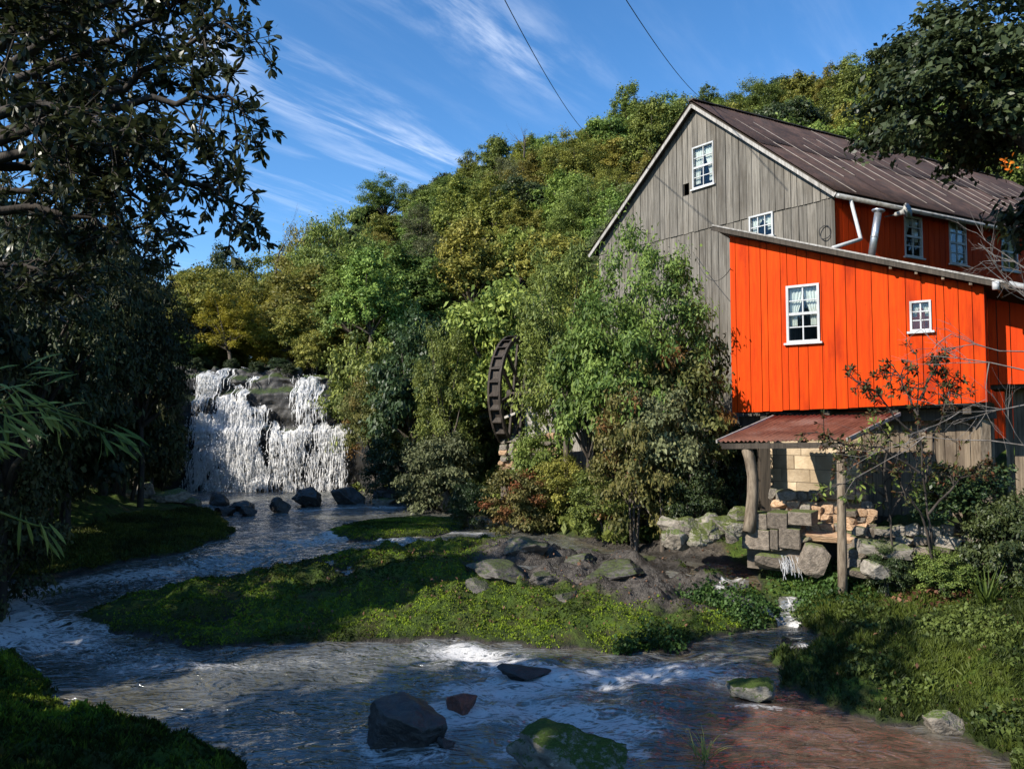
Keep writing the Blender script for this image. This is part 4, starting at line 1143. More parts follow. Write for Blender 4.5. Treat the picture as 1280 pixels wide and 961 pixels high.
mb = MB(); mb.tube(pts, [0.080, 0.078, 0.072, 0.068], 12); mb.build('post', M['post_wood'], lean, True)
mb = MB(); mb.tube([at(x_, y_, 14.05) for x_, y_ in ((936, 664), (938, 650), (941, 620), (941, 595), (937, 572), (932, 556))], [0.115, 0.11, 0.105, 0.10, 0.10, 0.105], 12); mb.build('post', M['post_wood'], lean, True)
back = U.p(ub1 - 0.1, 0, 0.5)
mb = MB(); mb.bar(Vector((back.x, back.y, 1.2)), Vector((back.x, back.y, 3.3)), 0.22, 0.22); mb.build('post', M['dark_beam'], lean)

# stones: pier of cut blocks, warm rubble, slabs and the dry wall to the right
pier = empty('stone_pier', (4.4, 14.2, 0.9), 'stepped pier of squared grey blocks under the bent post', 'wall')
PW = Wall(at(1001, 690, 13.65)[:2], R2D(55))
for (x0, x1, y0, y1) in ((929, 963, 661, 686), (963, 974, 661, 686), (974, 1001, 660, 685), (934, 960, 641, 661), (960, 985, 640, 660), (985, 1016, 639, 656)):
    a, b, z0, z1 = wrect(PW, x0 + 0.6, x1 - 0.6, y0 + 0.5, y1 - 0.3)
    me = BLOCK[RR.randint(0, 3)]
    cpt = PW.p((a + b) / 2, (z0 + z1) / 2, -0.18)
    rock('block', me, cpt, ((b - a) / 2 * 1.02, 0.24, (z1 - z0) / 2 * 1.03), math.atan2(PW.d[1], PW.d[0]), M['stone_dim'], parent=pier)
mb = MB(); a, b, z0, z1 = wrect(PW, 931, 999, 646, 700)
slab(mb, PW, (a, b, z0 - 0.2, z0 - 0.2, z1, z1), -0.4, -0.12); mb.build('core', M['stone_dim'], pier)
def rubble(parent, x0, x1, yt, yb, y0, y1, sz, mats, r, depth_jit=0.12, hfac=0.72, name='stone'):
    """stones set in rough courses over a patch seen between two columns; y0,y1 depth at left and right"""
    py = yb(x0) if callable(yb) else yb
    yb_f = yb if callable(yb) else (lambda x: yb); yt_f = yt if callable(yt) else (lambda x: yt)
    dm = (y0 + y1) / 2
    ch = sz * hfac * 949 / dm
    nrow = max(1, int(round((yb_f((x0 + x1) / 2) - yt_f((x0 + x1) / 2)) / ch)))
    for j in range(nrow):
        x = x0 + r.uniform(-0.5, 0) * sz * 949 / dm
        while x < x1:
            w = sz * r.uniform(0.6, 1.5); dep = y0 + (y1 - y0) * (x - x0) / (x1 - x0)
            wp = w * 949 / dep
            xc = x + wp / 2
            t = (j + 0.5 + r.uniform(-0.14, 0.14)) / nrow
            yc = yb_f(xc) + (yt_f(xc) - yb_f(xc)) * t
            h = (yb_f(xc) - yt_f(xc)) / nrow / 949 * dep * r.uniform(0.9, 1.2)
            p = at(xc, yc, dep + 0.10 + r.uniform(-depth_jit, depth_jit) + 0.16 * t)
            rock(name, STONE[r.randint(0, 9)], p, (w / 2 * 1.04, w / 2 * r.uniform(0.7, 1.0), h / 2 * 1.04), math.radians(-35) + r.uniform(-0.25, 0.25), r.choice(mats), parent=parent,
                 tilt=(r.uniform(-.12, .12), r.uniform(-.14, .14)))
            x += wp * 0.97
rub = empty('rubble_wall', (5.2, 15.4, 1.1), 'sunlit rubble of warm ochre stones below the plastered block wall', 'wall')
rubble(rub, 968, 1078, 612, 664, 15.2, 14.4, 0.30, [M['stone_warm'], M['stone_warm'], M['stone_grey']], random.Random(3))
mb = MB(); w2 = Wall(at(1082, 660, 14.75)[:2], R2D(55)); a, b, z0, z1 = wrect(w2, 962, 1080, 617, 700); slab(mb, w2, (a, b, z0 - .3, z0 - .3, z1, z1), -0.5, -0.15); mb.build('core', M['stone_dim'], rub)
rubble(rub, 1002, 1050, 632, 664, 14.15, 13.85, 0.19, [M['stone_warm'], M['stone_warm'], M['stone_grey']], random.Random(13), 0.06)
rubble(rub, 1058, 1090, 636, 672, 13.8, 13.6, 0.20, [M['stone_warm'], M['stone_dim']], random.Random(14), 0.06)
# covered ledge: sluice mouth with slabs
sl = empty('sluice_mouth', (5.2, 13.7, 0.9), 'dark square sluice mouth capped with stone slabs between the posts', 'sluice')
rock('capstone', STONE[2], at(1028, 670, 13.9), (0.62, 0.42, 0.075), R2D(-33), M['stone_warm'], parent=sl)
rock('leaning_slab', STONE[5], at(1018, 698, 13.55), (0.24, 0.18, 0.30), R2D(-20), M['stone_dim'], parent=sl, tilt=(0.1, 0.35))
rock('slab', STONE[7], at(988, 680, 13.95), (0.42, 0.22, 0.07), R2D(-30), M['stone_dim'], parent=sl, tilt=(0.0, -0.35))
rock('side_block', STONE[1], at(1072, 690, 13.5), (0.16, 0.35, 0.32), R2D(-33), M['stone_dim'], parent=sl)
rock('side_block', STONE[3], at(966, 700, 14.1), (0.30, 0.28, 0.16), R2D(-33), M['stone_dim'], parent=sl)
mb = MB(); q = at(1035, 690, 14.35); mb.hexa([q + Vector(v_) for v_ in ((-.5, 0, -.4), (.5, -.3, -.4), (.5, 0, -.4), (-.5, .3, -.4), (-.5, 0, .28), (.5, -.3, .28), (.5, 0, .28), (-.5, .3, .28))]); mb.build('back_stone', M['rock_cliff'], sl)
rs = random.Random(4); sf = MB()
top = at(986, 694, 13.75)
for k in range(34):
    x0 = rs.uniform(-0.20, 0.17); l = rs.uniform(0.12, 0.34); w_ = rs.uniform(0.0015, 0.004); y0 = rs.uniform(-0.10, 0.0); z0 = rs.uniform(-0.12, 0.02)
    p_ = [top + Vector((x0 + rs.gauss(0, .006), y0 - 0.14 * t ** 0.5, z0 - l * t)) for t in (0, .25, .5, .75, 1)]
    for a_, b_ in zip(p_, p_[1:]): sf.quad(a_ - Vector((w_, 0, 0)), a_ + Vector((w_, 0, 0)), b_ + Vector((w_, 0, 0)), b_ - Vector((w_, 0, 0)))
tagit(sf.build('sluice_fall', M['strand']), 'thin little fall of water dropping out beside the leaning slab', 'waterfall', kind='stuff')
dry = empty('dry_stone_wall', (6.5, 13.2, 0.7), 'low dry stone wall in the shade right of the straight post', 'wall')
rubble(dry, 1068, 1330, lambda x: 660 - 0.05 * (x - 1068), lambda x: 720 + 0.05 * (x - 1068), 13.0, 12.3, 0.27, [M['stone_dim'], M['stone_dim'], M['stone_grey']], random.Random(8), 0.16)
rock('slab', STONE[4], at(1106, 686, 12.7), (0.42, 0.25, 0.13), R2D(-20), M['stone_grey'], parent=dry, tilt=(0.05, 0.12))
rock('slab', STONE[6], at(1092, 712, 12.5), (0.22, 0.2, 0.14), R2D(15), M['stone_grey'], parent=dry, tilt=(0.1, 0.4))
w2 = Wall(at(1330, 690, 12.55)[:2], math.atan2(5.2, 1.4)); mb = MB(); 
p0, p1 = at(1068, 700, 13.55), at(1330, 700, 12.85)
mb.hexa([Vector((p0.x, p0.y, 0.2)), Vector((p1.x, p1.y, 0.2)), Vector((p1.x, p1.y + .5, 0.2)), Vector((p0.x, p0.y + .5, 0.2)), Vector((p0.x, p0.y, 1.45)), Vector((p1.x, p1.y, 1.5)), Vector((p1.x, p1.y + .5, 1.5)), Vector((p0.x, p0.y + .5, 1.45))])
mb.build('core', M['stone_dim'], dry)
rr = random.Random(17)
for k in range(34):
    px, py = rr.uniform(838, 932), 0
    py = rr.uniform(650, 676) - 0.10 * (px - 838) * rr.uniform(0.2, 1)
    dep = 15.1 - (py - 640) * 0.02 - (px - 838) * 0.006
    s = rr.uniform(0.10, 0.27)
    p = at(px, py, dep)
    rock('bank_stone', BOULDER[k % 7], p, (s * 1.15, s, s * 0.8), rr.uniform(0, 6), M['rock_mossy'] if rr.random() < 0.6 else M['rock_bank'],
         'rounded moss-patched stone in the heap left of the stepped pier', 'stone', 'stones heaped left of the pier')
# stones by the water wheel
wst = empty('wheel_pit_wall', (1.0, 22.2, 1.6), 'pale rubble wall beside the water wheel', 'wall')
rubble(wst, 628, 704, lambda x: 548 - 0.12 * (x - 628), 598, 22.0, 21.2, 0.26, [M['stone_grey'], M['stone_warm'], M['rock_bank']], random.Random(5), 0.1)
p0, p1 = at(626, 590, 22.5), at(706, 590, 21.7)
mb = MB(); mb.hexa([Vector((p0.x, p0.y, 1.0)), Vector((p1.x, p1.y, 1.0)), Vector((p1.x, p1.y + .6, 1.0)), Vector((p0.x, p0.y + .6, 1.0)), Vector((p0.x, p0.y, 2.95)), Vector((p1.x, p1.y, 3.1)), Vector((p1.x, p1.y + .6, 3.1)), Vector((p0.x, p0.y + .6, 2.95))]); mb.build('core', M['stone_dim'], wst)
shed = empty('wheel_shed', (1.6, 23.5, 1.5), 'low pale plank shed wall behind the water wheel pit', 'shed')
SW = Wall(at(742, 520, 22.6)[:2], GA + 0.5)
ed4 = edges(0.0, 2.2, 0.17, 0.24, RR)
boards(shed, SW, ed4, lambda u: 1.4, lambda u: 4.3, [], M['pale_trim'], 0.0, 0.03, 'plank', 0.012, RR)
sheathing(shed, SW, 0.0, 2.2, lambda u: 1.4, lambda u: 4.25, [])

# ------------------------------------------------------------------ water wheel
wc = at(648, 492, 23.2); WR = 1.78
wheel = empty('water_wheel', (wc.x, wc.y, wc.z - WR), 'large dark wooden water wheel half hidden in foliage', 'water wheel')
wd2 = Vector((math.sin(R2D(24)), math.cos(R2D(24)), 0)); wax = Vector((math.cos(R2D(24)), -math.sin(R2D(24)), 0))
def wp(ang, r, off): return wc + wd2 * (r * math.cos(ang)) + Vector((0, 0, r * math.sin(ang))) + wax * off
NS = 40
for off in (0.17, -0.17):
    mb = MB()
    for i in range(NS):
        a0, a1 = 2 * math.pi * i / NS, 2 * math.pi * (i + 1) / NS
        mb.hexa([wp(a0, WR - .13, off - .03), wp(a0, WR, off - .03), wp(a1, WR, off - .03), wp(a1, WR - .13, off - .03), wp(a0, WR - .13, off + .03), wp(a0, WR, off + .03), wp(a1, WR, off + .03), wp(a1, WR - .13, off + .03)])
    mb.build('rim', M['wheel_wood'], wheel)
    for i in range(6):
        a = math.pi * i / 6 * 2 + 0.3
        mb = MB(); mb.bar(wp(a, 0.1, off), wp(a, WR - 0.2, off), 0.09, 0.06, up=wax); mb.build('spoke', M['wheel_wood'], wheel)
mb = MB()
for i in range(NS):
    a0, a1 = 2 * math.pi * i / NS, 2 * math.pi * (i + 1) / NS
    mb.hexa([wp(a0, WR - .11, -.14), wp(a0, WR - .09, -.14), wp(a1, WR - .09, -.14), wp(a1, WR - .11, -.14), wp(a0, WR - .11, .14), wp(a0, WR - .09, .14), wp(a1, WR - .09, .14), wp(a1, WR - .11, .14)])
mb.build('sole_ring', M['wheel_wood'], wheel)
for i in range(28):
    a = 2 * math.pi * i / 28
    mb = MB(); mb.hexa([wp(a, WR - .09, -.14), wp(a, WR - .09, .14), wp(a + .02, WR - .09, .14), wp(a + .02, WR - .09, -.14), wp(a + .06, WR + .01, -.14), wp(a + .06, WR + .01, .14), wp(a + .08, WR + .01, .14), wp(a + .08, WR + .01, -.14)])
    mb.build('bucket_board', M['wheel_wood'], wheel)
mb = MB(); mb.tube([wc - wax * 0.35, wc + wax * 1.6], 0.13, 10); mb.build('axle', M['wheel_wood'], wheel, True)
mb = MB(); mb.bar(at(626, 524, 22.7), at(648, 515, 22.2), 0.07, 0.07); mb.build('strut', M['pale_trim'], wheel)

# overhead wires
for (a, b, lb) in (((600, -60, 16), (738, 172, 44), 'thin black overhead wire sagging down to the wooded hilltop'),
                   ((745, -60, 16), (884, 128, 46), 'thin black overhead wire passing behind the mill ridge')):
    p, q = at(*a), at(*b)
    mb = MB(); mb.tube([p.lerp(q, t) - Vector((0, 0, 0.5 * 4 * t * (1 - t))) for t in np.linspace(0, 1, 24)], 0.013, 5); tagit(mb.build('overhead_wire', M['wire']), lb, 'wire')
p, q = G.p(4.2, 8.3, 0.1), O_.p(OW - 0.05, 6.9, 0.1)
mb = MB(); mb.tube([p.lerp(q, t) - Vector((0, 0, 0.5 * 4 * t * (1 - t))) for t in np.linspace(0, 1, 20)], 0.008, 4); tagit(mb.build('slack_cable', M['wire']), 'slack black cable hanging between the grey gable and the orange annex', 'wire')

# ------------------------------------------------------------------ trees
def unit(v): return v / (np.linalg.norm(v, axis=1, keepdims=True) + 1e-9)
def leaf_quads(P, A, Nn, L, W, fold=0.12):
    """diamond leaves: centre P, axis A, facing Nn"""
    B = unit(np.cross(Nn, A)); Nn = np.cross(A, B)
    l = L[:, None] * 0.5; w = W[:, None] * 0.5
    V = np.stack([P - A * l, P - A * l * 0.05 + B * w + Nn * l * fold, P + A * l - Nn * l * fold, P - A * l * 0.05 - B * w + Nn * l * fold], 1)
    n = len(P); b = np.arange(n) * 4
    return V.reshape(-1, 3), np.stack([b, b + 1, b + 2, b + 3], 1)
def crown_data(seed, K, nleaf, leaf, shape=(1, 1, 0.9), rc=(0.17, 0.30), zc=1.35, low=-0.55, aspect=0.5, up=0.5, spikes=0.0, even=0.0):
    r = np.random.default_rng(seed)
    d = unit(r.normal(size=(K * 3, 3))); d = d[d[:, 2] > low][:K]; K = len(d)
    lob = 0.80 + 0.35 * (fbm(d[:, 0] * 1.6 + 4, d[:, 1] * 1.6 + d[:, 2] * 1.3 + 9, seed) - 0.35)
    rad = np.where(r.random(K) < 0.78, r.uniform(0.62, 0.95, K), r.uniform(0.15, 0.6, K)) * lob
    C = d * rad[:, None]
    rcl = r.uniform(*rc, K) * (1 + 0.25 * (rad < 0.5))
    ct = r.random(K)
    wgt = rcl ** 2; wgt = wgt / wgt.sum()
    idx = r.choice(K, nleaf, p=wgt)
    q = unit(r.normal(size=(nleaf, 3)))
    q[:, 2] = np.where(r.random(nleaf) < 0.65, np.abs(q[:, 2]), q[:, 2])
    rr_ = r.random(nleaf) ** 0.45 * (1 + 0.18 * r.normal(size=nleaf))
    P = C[idx] + q * (rcl[idx] * rr_)[:, None] * np.array([1.15, 1.15, 0.72])
    stray = r.random(nleaf) < 0.05 + spikes
    P[stray] += d[idx][stray] * r.uniform(0.02, 0.16, stray.sum())[:, None]
    outw = unit(P - np.array([0, 0, -0.3]))
    Nn = unit(0.55 * q + 0.35 * outw + np.array([0, 0, up]) + 0.55 * r.normal(size=(nleaf, 3)))
    A = unit(np.cross(Nn, r.normal(size=(nleaf, 3))) + 0.5 * outw - np.array([0, 0, 0.35]))
    P = P * np.array(shape) + np.array([0, 0, zc])
    L = leaf * r.uniform(0.65, 1.45, nleaf)
    V, Fq = leaf_quads(P, A, Nn, L, L * aspect)
    tone = np.clip(0.55 * r.random(nleaf) + 0.45 * ct[idx], 0, 1)
    return V, Fq, np.repeat(tone, 4), np.repeat(ct[idx], 4), C * np.array(shape) + np.array([0, 0, zc]), rad
class Proto: pass
def make_proto(seed, K, nleaf, leaf, trunk_r=0.055, fork=0.55, bark='bark', n_stem=1, **kw):
    p = Proto()
    V, Fq, tone, ct, C, rad = crown_data(seed, K, nleaf, leaf, **kw)
    p.crown = mesh_np('crown', V, Fq, None, False, {'tone': tone, 'clump': ct})
    p.top = float(V[:, 2].max()); p.side = float(np.abs(V[:, :2]).max())
    zc = kw.get('zc', 1.35)
    r = random.Random(seed); mb = MB()
    for s_ in range(n_stem):
        ox, oy = (r.uniform(-.12, .12), r.uniform(-.12, .12)) if n_stem > 1 else (0, 0)
        hub = Vector((r.uniform(-.06, .06) + ox * 2, r.uniform(-.06, .06) + oy * 2, zc * fork))
        mb.tube([Vector((ox, oy, -0.12)), Vector((ox, oy, 0.02)), Vector((ox * 1.4 + r.uniform(-.03, .03), oy * 1.4, zc * fork * 0.5)), hub], [trunk_r * 1.35, trunk_r * 1.1, trunk_r * 0.9, trunk_r * 0.75], 7)
        for k in r.sample(range(len(C)), min(len(C), 13 // n_stem + 2)):
            c = Vector(C[k]); m = hub.lerp(c, 0.5) + Vector((r.uniform(-.06, .06), r.uniform(-.06, .06), r.uniform(-.02, .10)))
            mb.tube([hub, m, c], [trunk_r * 0.5, trunk_r * 0.3, trunk_r * 0.08], 5, False)
    p.trunk = mb.mesh('trunk', M[bark], True)
    return p
PROTO = {
    'round': [make_proto(1, 125, 19000, 0.058, zc=1.0, rc=(0.09, 0.20), spikes=0.08), make_proto(2, 115, 18000, 0.062, shape=(1, 0.9, 0.8), zc=0.95, rc=(0.10, 0.21), spikes=0.08)],
    'tall': [make_proto(3, 130, 19000, 0.056, shape=(0.8, 0.8, 1.2), zc=1.3, rc=(0.09, 0.19), spikes=0.10), make_proto(4, 120, 18000, 0.058, shape=(0.85, 0.8, 1.1), zc=1.2, rc=(0.09, 0.20), spikes=0.10)],
    'fine': [make_proto(5, 150, 23000, 0.042, rc=(0.07, 0.18), spikes=0.12, aspect=0.42, zc=1.05), make_proto(6, 150, 23000, 0.042, rc=(0.07, 0.18), shape=(0.95, 1, 1.05), spikes=0.12, aspect=0.42, zc=1.1)],
    'layer': [make_proto(7, 90, 17000, 0.066, rc=(0.11, 0.24), shape=(1.1, 1.0, 0.7), low=-0.3, zc=0.95)],
    'bush': [make_proto(8, 100, 15000, 0.06, rc=(0.10, 0.22), spikes=0.1, shape=(1.05, 1, 0.72), zc=0.55, low=-0.7, n_stem=3, trunk_r=0.03), make_proto(9, 100, 15000, 0.055, rc=(0.10, 0.21), shape=(1, 1, 0.85), zc=0.65, low=-0.8, n_stem=3, trunk_r=0.03, spikes=0.14)],
    'weep': [make_proto(10, 90, 17000, 0.080, shape=(1.0, 1.0, 1.05), zc=1.15, low=-0.85, rc=(0.12, 0.24), aspect=0.34, up=0.15, n_stem=2, trunk_r=0.04)],
    'broad': [make_proto(11, 130, 24000, 0.055, rc=(0.10, 0.22), low=-0.8, aspect=0.55, spikes=0.06)],
    'open': [make_proto(12, 60, 8500, 0.075, rc=(0.14, 0.27), low=-0.6, spikes=0.15, aspect=0.55)],
}
TREES = []
def tree(kind, x, y, R, mat, label, name='tree', group=None, sz=1.0, z=None, rot=None, var=None, cat=None, rxy=1.0):
    pl = PROTO[kind]; pr_ = pl[len(TREES) % len(pl)] if var is None else pl[var]
    base = gh(x, y) if z is None else z
    o = empty(name, (x, y, base), label, cat or ('bush' if 'bush' in name or 'shrub' in name else 'tree'), group)
    rot = random.uniform(0, 6.28) if rot is None else rot
    o.matrix_basis = Matrix.Translation(Vector((x, y, base))) @ Matrix.Rotation(rot, 4, 'Z') @ Matrix.Diagonal((R * rxy, R * rxy, R * sz, 1))
    c = bpy.data.objects.new('crown', pr_.crown); COL.objects.link(c); c.parent = o; with_mat(c, M[mat])
    t = bpy.data.objects.new('trunk', pr_.trunk); COL.objects.link(t); t.parent = o
    if mat == 'leaf_bank': with_mat(t, M['bark_dark'])
    TREES.append(o)
    return o
def tree_px(kind, px, py_top, wpx, y, mat, label, **kw):
    """a tree standing y metres away whose crown is wpx wide and tops out at py_top"""
    pl = PROTO[kind]; var = kw.pop('var', 0); pr_ = pl[var]
    q = at(px, py_top, y)
    R = wpx / 949.0 * y / 2 / (pr_.side * 0.93)
    base = gh(q.x, y)
    if kw.get('z') is not None: base = kw['z']
    sz = (q.z - base) / (pr_.top * R)
    smax = kw.pop('smax', 1.45)
    if sz > smax: R *= (sz / smax) ** 0.75; sz = (q.z - base) / (pr_.top * R)
    return tree(kind, q.x, y, R, mat, label, sz=max(0.35, sz), var=var, **kw)

SKY = np.array([(-100, 250), (230, 325), (330, 305), (400, 272), (450, 214), (540, 186), (650, 152), (740, 128), (790, 118), (825, 66), (900, 72), (1000, 60), (1060, 58), (1150, 50), (1400, 40)], float)
r_ = random.Random(77)
kinds = [('round', 'leaf_mid'), ('tall', 'leaf_mid'), ('fine', 'leaf_yellow'), ('round', 'leaf_bright'), ('fine', 'leaf_grey'), ('layer', 'leaf_dark'), ('tall', 'leaf_yellow'), ('fine', 'leaf_mid'), ('round', 'leaf_yellow'), ('tall', 'leaf_bright')]
LAB = {'leaf_gold': 'golden yellow tree in the valley above the waterfall', 'leaf_mid': 'mid-green leafy tree among the trees covering the hill', 'leaf_yellow': 'yellow-green tree catching the sun on the wooded hill', 'leaf_bright': 'fresh green bushy tree on the wooded hill',
       'leaf_grey': 'grey-green fine-leaved tree on the wooded hill', 'leaf_dark': 'dark green spreading tree on the wooded hill'}
ORD = {'round': 'rounded', 'tall': 'tall', 'fine': 'feathery', 'layer': 'broad'}
placed = []
cand = 0
while cand < 7000 and len(placed) < 270:
    cand += 1
    y = 29 + 44 * r_.random() ** 1.25
    px = r_.uniform(225, 1330)
    x = (px - 640) / 949 * y
    # keep off the mill, the pool and the mill garden
    rel = np.array([x, y]) - G.o
    if y < 40 and -2.5 < np.dot(rel, -S.n) and x > 1.5 and np.dot(rel, G.n) < 2.2 and np.dot(rel, G.d) < 2 * HALF + 2.2 and np.dot(rel, S.d) < LONG + 2: continue
    if x + 0.30 * (y - 31) < -5.2 and y < 34.5: continue
    if x > -5.5 and y < 29.5 and x < 2: continue
    k, m = kinds[r_.randrange(len(kinds))]
    if px < 430: k, m = r_.choice([('fine', 'leaf_yellow'), ('round', 'leaf_yellow'), ('fine', 'leaf_gold'), ('tall', 'leaf_bright'), ('round', 'leaf_yellow')])
    R = r_.uniform(1.9, 3.3) if y > 36 else r_.uniform(1.5, 2.5)
    if any((x - a) ** 2 + (y - b) ** 2 < (0.56 * (R + c)) ** 2 for a, b, c in placed): continue
    g = gh(x, y)
    pr_ = PROTO[k][0]
    sky_y = np.interp(px, SKY[:, 0], SKY[:, 1]) + r_.uniform(-16, 26)
    zmax = CAM_Z + ray(px, sky_y)[2] * y / ray(px, sky_y)[1]
    if g + pr_.top * R > zmax: R = (zmax - g) / pr_.top
    if R < 1.15: continue
    # hidden behind the mill
    if px > 880 and y > 22:
        ptop = 530 - (g + pr_.top * R - CAM_Z) / y * 949
        if ptop > np.interp(px, (880, 1130, 1300), (150, 205, 250)) - 4: continue
    placed.append((x, y, R))
    tree(k, x, y, R, m, ORD[k] + ' ' + LAB[m], 'hill_tree', 'trees covering the hill', sz=r_.uniform(0.92, 1.12))
print('hill trees', len(placed))

# trees and bushes with a place of their own
tree_px('fine', 802, 254, 120, 17.6, 'leaf_bright', 'light green bushy young tree in front of the grey gable', smax=1.75, var=0)
tree_px('fine', 708, 288, 108, 20.6, 'leaf_mid', 'slender dark-trunked tree right of the water wheel', var=1, smax=1.8)
tree_px('bush', 674, 520, 60, 21.3, 'leaf_mid', 'leafy bush covering the lower right of the water wheel', name='wheel_bush', var=1)
tree_px('open', 735, 398, 80, 18.4, 'leaf_mid', 'loose leafy sapling between the wheel tree and the light green tree', smax=1.8)
tree_px('bush', 795, 455, 115, 16.6, 'leaf_autumn', 'autumn-tinted bush with yellow and orange leaves beside the grey gable', name='autumn_bush', var=1, smax=2.0)
tree_px('round', 852, 398, 120, 17.3, 'leaf_autumn', 'reddish brown leafy shrub against the left edge of the orange annex', name='brown_shrub', var=1, smax=2.0)
tree_px('open', 826, 478, 120, 16.4, 'leaf_grey', 'grey-green shrub on a thin trunk above the mossy stones', name='garden_shrub', smax=1.8)
tree_px('bush', 912, 520, 84, 18.6, 'leaf_dark', 'dark bush added to darken the gap under the left corner of the orange annex', name='corner_bush', var=0)  # added so the sunlit gable boards below the annex read as shadow
tree_px('bush', 866, 566, 84, 16.2, 'leaf_dark', 'dark low bush behind the heap of mossy stones', name='corner_bush', var=1)
tree_px('bush', 760, 575, 120, 17.6, 'leaf_mid', 'green low bush below the autumn-tinted bush', name='low_bush', var=1)
tree_px('bush', 648, 580, 110, 20.0, 'leaf_autumn', 'low leafy bush at the pool edge below the wheel pit wall', name='low_bush', var=0)
tree_px('bush', 590, 596, 70, 20.6, 'leaf_dark', 'small dark bush hanging over the pool', name='low_bush', var=1)
tree_px('bush', 700, 560, 60, 20.2, 'leaf_yellow', 'small yellow-green bush in front of the wheel pit wall', name='low_bush', var=1)
tree_px('bush', 548, 536, 110, 24.5, 'leaf_grey', 'grey-green bush above the brownish boulder by the pool', name='low_bush', var=0)
tree_px('bush', 490, 528, 66, 26.5, 'leaf_dark', 'dark bush at the right foot of the waterfall', name='low_bush', var=1)
tree_px('fine', 470, 445, 60, 28.8, 'leaf_autumn', 'brown-tinted creeper-covered tree beside the waterfall', var=0)
tree_px('round', 520, 372, 130, 27.6, 'leaf_dark', 'dark blue-green tree standing right of the waterfall', var=0, smax=1.8)
tree_px('fine', 560, 395, 100, 26.0, 'leaf_mid', 'mid-green tree left of the water wheel', var=1, smax=2.0)
tree_px('round', 640, 330, 110, 26.5, 'leaf_bright', 'fresh green tree rising behind the water wheel', var=1)
tree_px('tall', 462, 300, 110, 33.5, 'leaf_bright', 'bright green tree on the ledge right of the waterfall top', var=1)
for k, (px, pt, w, y) in enumerate(((246, 446, 22, 32.4), (322, 450, 26, 32.6), (348, 446, 30, 32.3), (362, 452, 24, 31.9), (290, 447, 22, 33.2), (420, 452, 26, 32.2))):
    tree_px('bush', px, pt, w, y, 'leaf_dark', 'small dark plant clinging to the rocks of the waterfall lip', name='lip_shrub', group='plants on the waterfall lip', var=k % 2, z=float(fall_top(np.array([(px - 640) / 949 * y]))[0]) - 0.1)
tree_px('bush', 345, 392, 80, 36.0, 'leaf_gold', 'golden yellow bush above the lip of the waterfall', name='golden_bush', var=1)
tree_px('bush', 395, 410, 60, 34.5, 'leaf_yellow', 'yellow-green bush at the right end of the waterfall lip', name='lip_bush', var=0)
tree_px('bush', 232, 412, 70, 35.5, 'leaf_mid', 'green bush beside the rock shoulder at the waterfall lip', name='lip_bush', var=1)
tree_px('bush', 300, 420, 66, 41.0, 'leaf_yellow', 'olive undergrowth bush between the valley trees above the waterfall', name='lip_bush', var=1)
tree_px('bush', 270, 402, 90, 37.5, 'leaf_yellow', 'olive bush at the left end of the waterfall lip', name='lip_bush', var=0)
tree_px('fine', 310, 330, 110, 46.0, 'leaf_yellow', 'tall olive tree in the valley behind the waterfall', var=0)
tree_px('fine', 385, 325, 110, 43.0, 'leaf_yellow', 'yellow-green tree in the valley above the golden bush', var=1)
tree_px('fine', 424, 246, 90, 45.0, 'leaf_mid', 'rounded green tree where the hill skyline drops to the valley', var=0)
tree_px('fine', 392, 272, 84, 47.0, 'leaf_yellow', 'olive tree on the skyline just above the waterfall valley', var=1)
tree_px('round', 362, 296, 76, 50.0, 'leaf_mid', 'green tree on the low skyline beside the bare tree', var=0)
tree_px('round', 285, 300, 70, 52.0, 'leaf_dark', 'dark round tree on the skyline above the waterfall', var=0)
tree_px('bush', 462, 400, 60, 31.8, 'leaf_mid', 'green bush overhanging the right side of the waterfall', name='lip_bush', var=1)

# dark trees on the bank opposite the mill; the first ones frame the picture, the rest stand out of sight and shade the stream
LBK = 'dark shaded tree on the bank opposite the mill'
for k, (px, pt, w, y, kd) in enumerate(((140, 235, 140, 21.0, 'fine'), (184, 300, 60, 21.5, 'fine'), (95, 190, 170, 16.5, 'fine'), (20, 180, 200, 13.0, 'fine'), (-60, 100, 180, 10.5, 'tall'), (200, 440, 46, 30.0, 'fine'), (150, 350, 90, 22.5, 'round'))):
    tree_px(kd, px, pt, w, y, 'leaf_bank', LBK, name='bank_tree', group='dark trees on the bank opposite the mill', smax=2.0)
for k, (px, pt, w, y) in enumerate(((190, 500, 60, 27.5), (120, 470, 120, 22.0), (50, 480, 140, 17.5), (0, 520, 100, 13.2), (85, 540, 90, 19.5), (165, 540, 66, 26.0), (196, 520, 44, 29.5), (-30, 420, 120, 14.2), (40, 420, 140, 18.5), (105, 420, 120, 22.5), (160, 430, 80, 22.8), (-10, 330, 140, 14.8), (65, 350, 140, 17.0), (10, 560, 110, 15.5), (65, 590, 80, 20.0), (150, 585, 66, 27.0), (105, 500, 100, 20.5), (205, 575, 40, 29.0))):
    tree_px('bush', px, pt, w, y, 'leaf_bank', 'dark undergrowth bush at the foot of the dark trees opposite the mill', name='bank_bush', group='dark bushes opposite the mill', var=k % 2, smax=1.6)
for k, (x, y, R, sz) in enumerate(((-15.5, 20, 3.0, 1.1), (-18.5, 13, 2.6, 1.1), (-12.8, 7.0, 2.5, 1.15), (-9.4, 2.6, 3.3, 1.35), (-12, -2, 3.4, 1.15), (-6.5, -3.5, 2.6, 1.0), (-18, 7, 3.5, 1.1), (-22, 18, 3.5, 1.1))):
    tree('round' if k % 2 else 'tall', x, y, R, 'leaf_bank', LBK, 'bank_tree', 'dark trees on the bank opposite the mill', sz=sz)

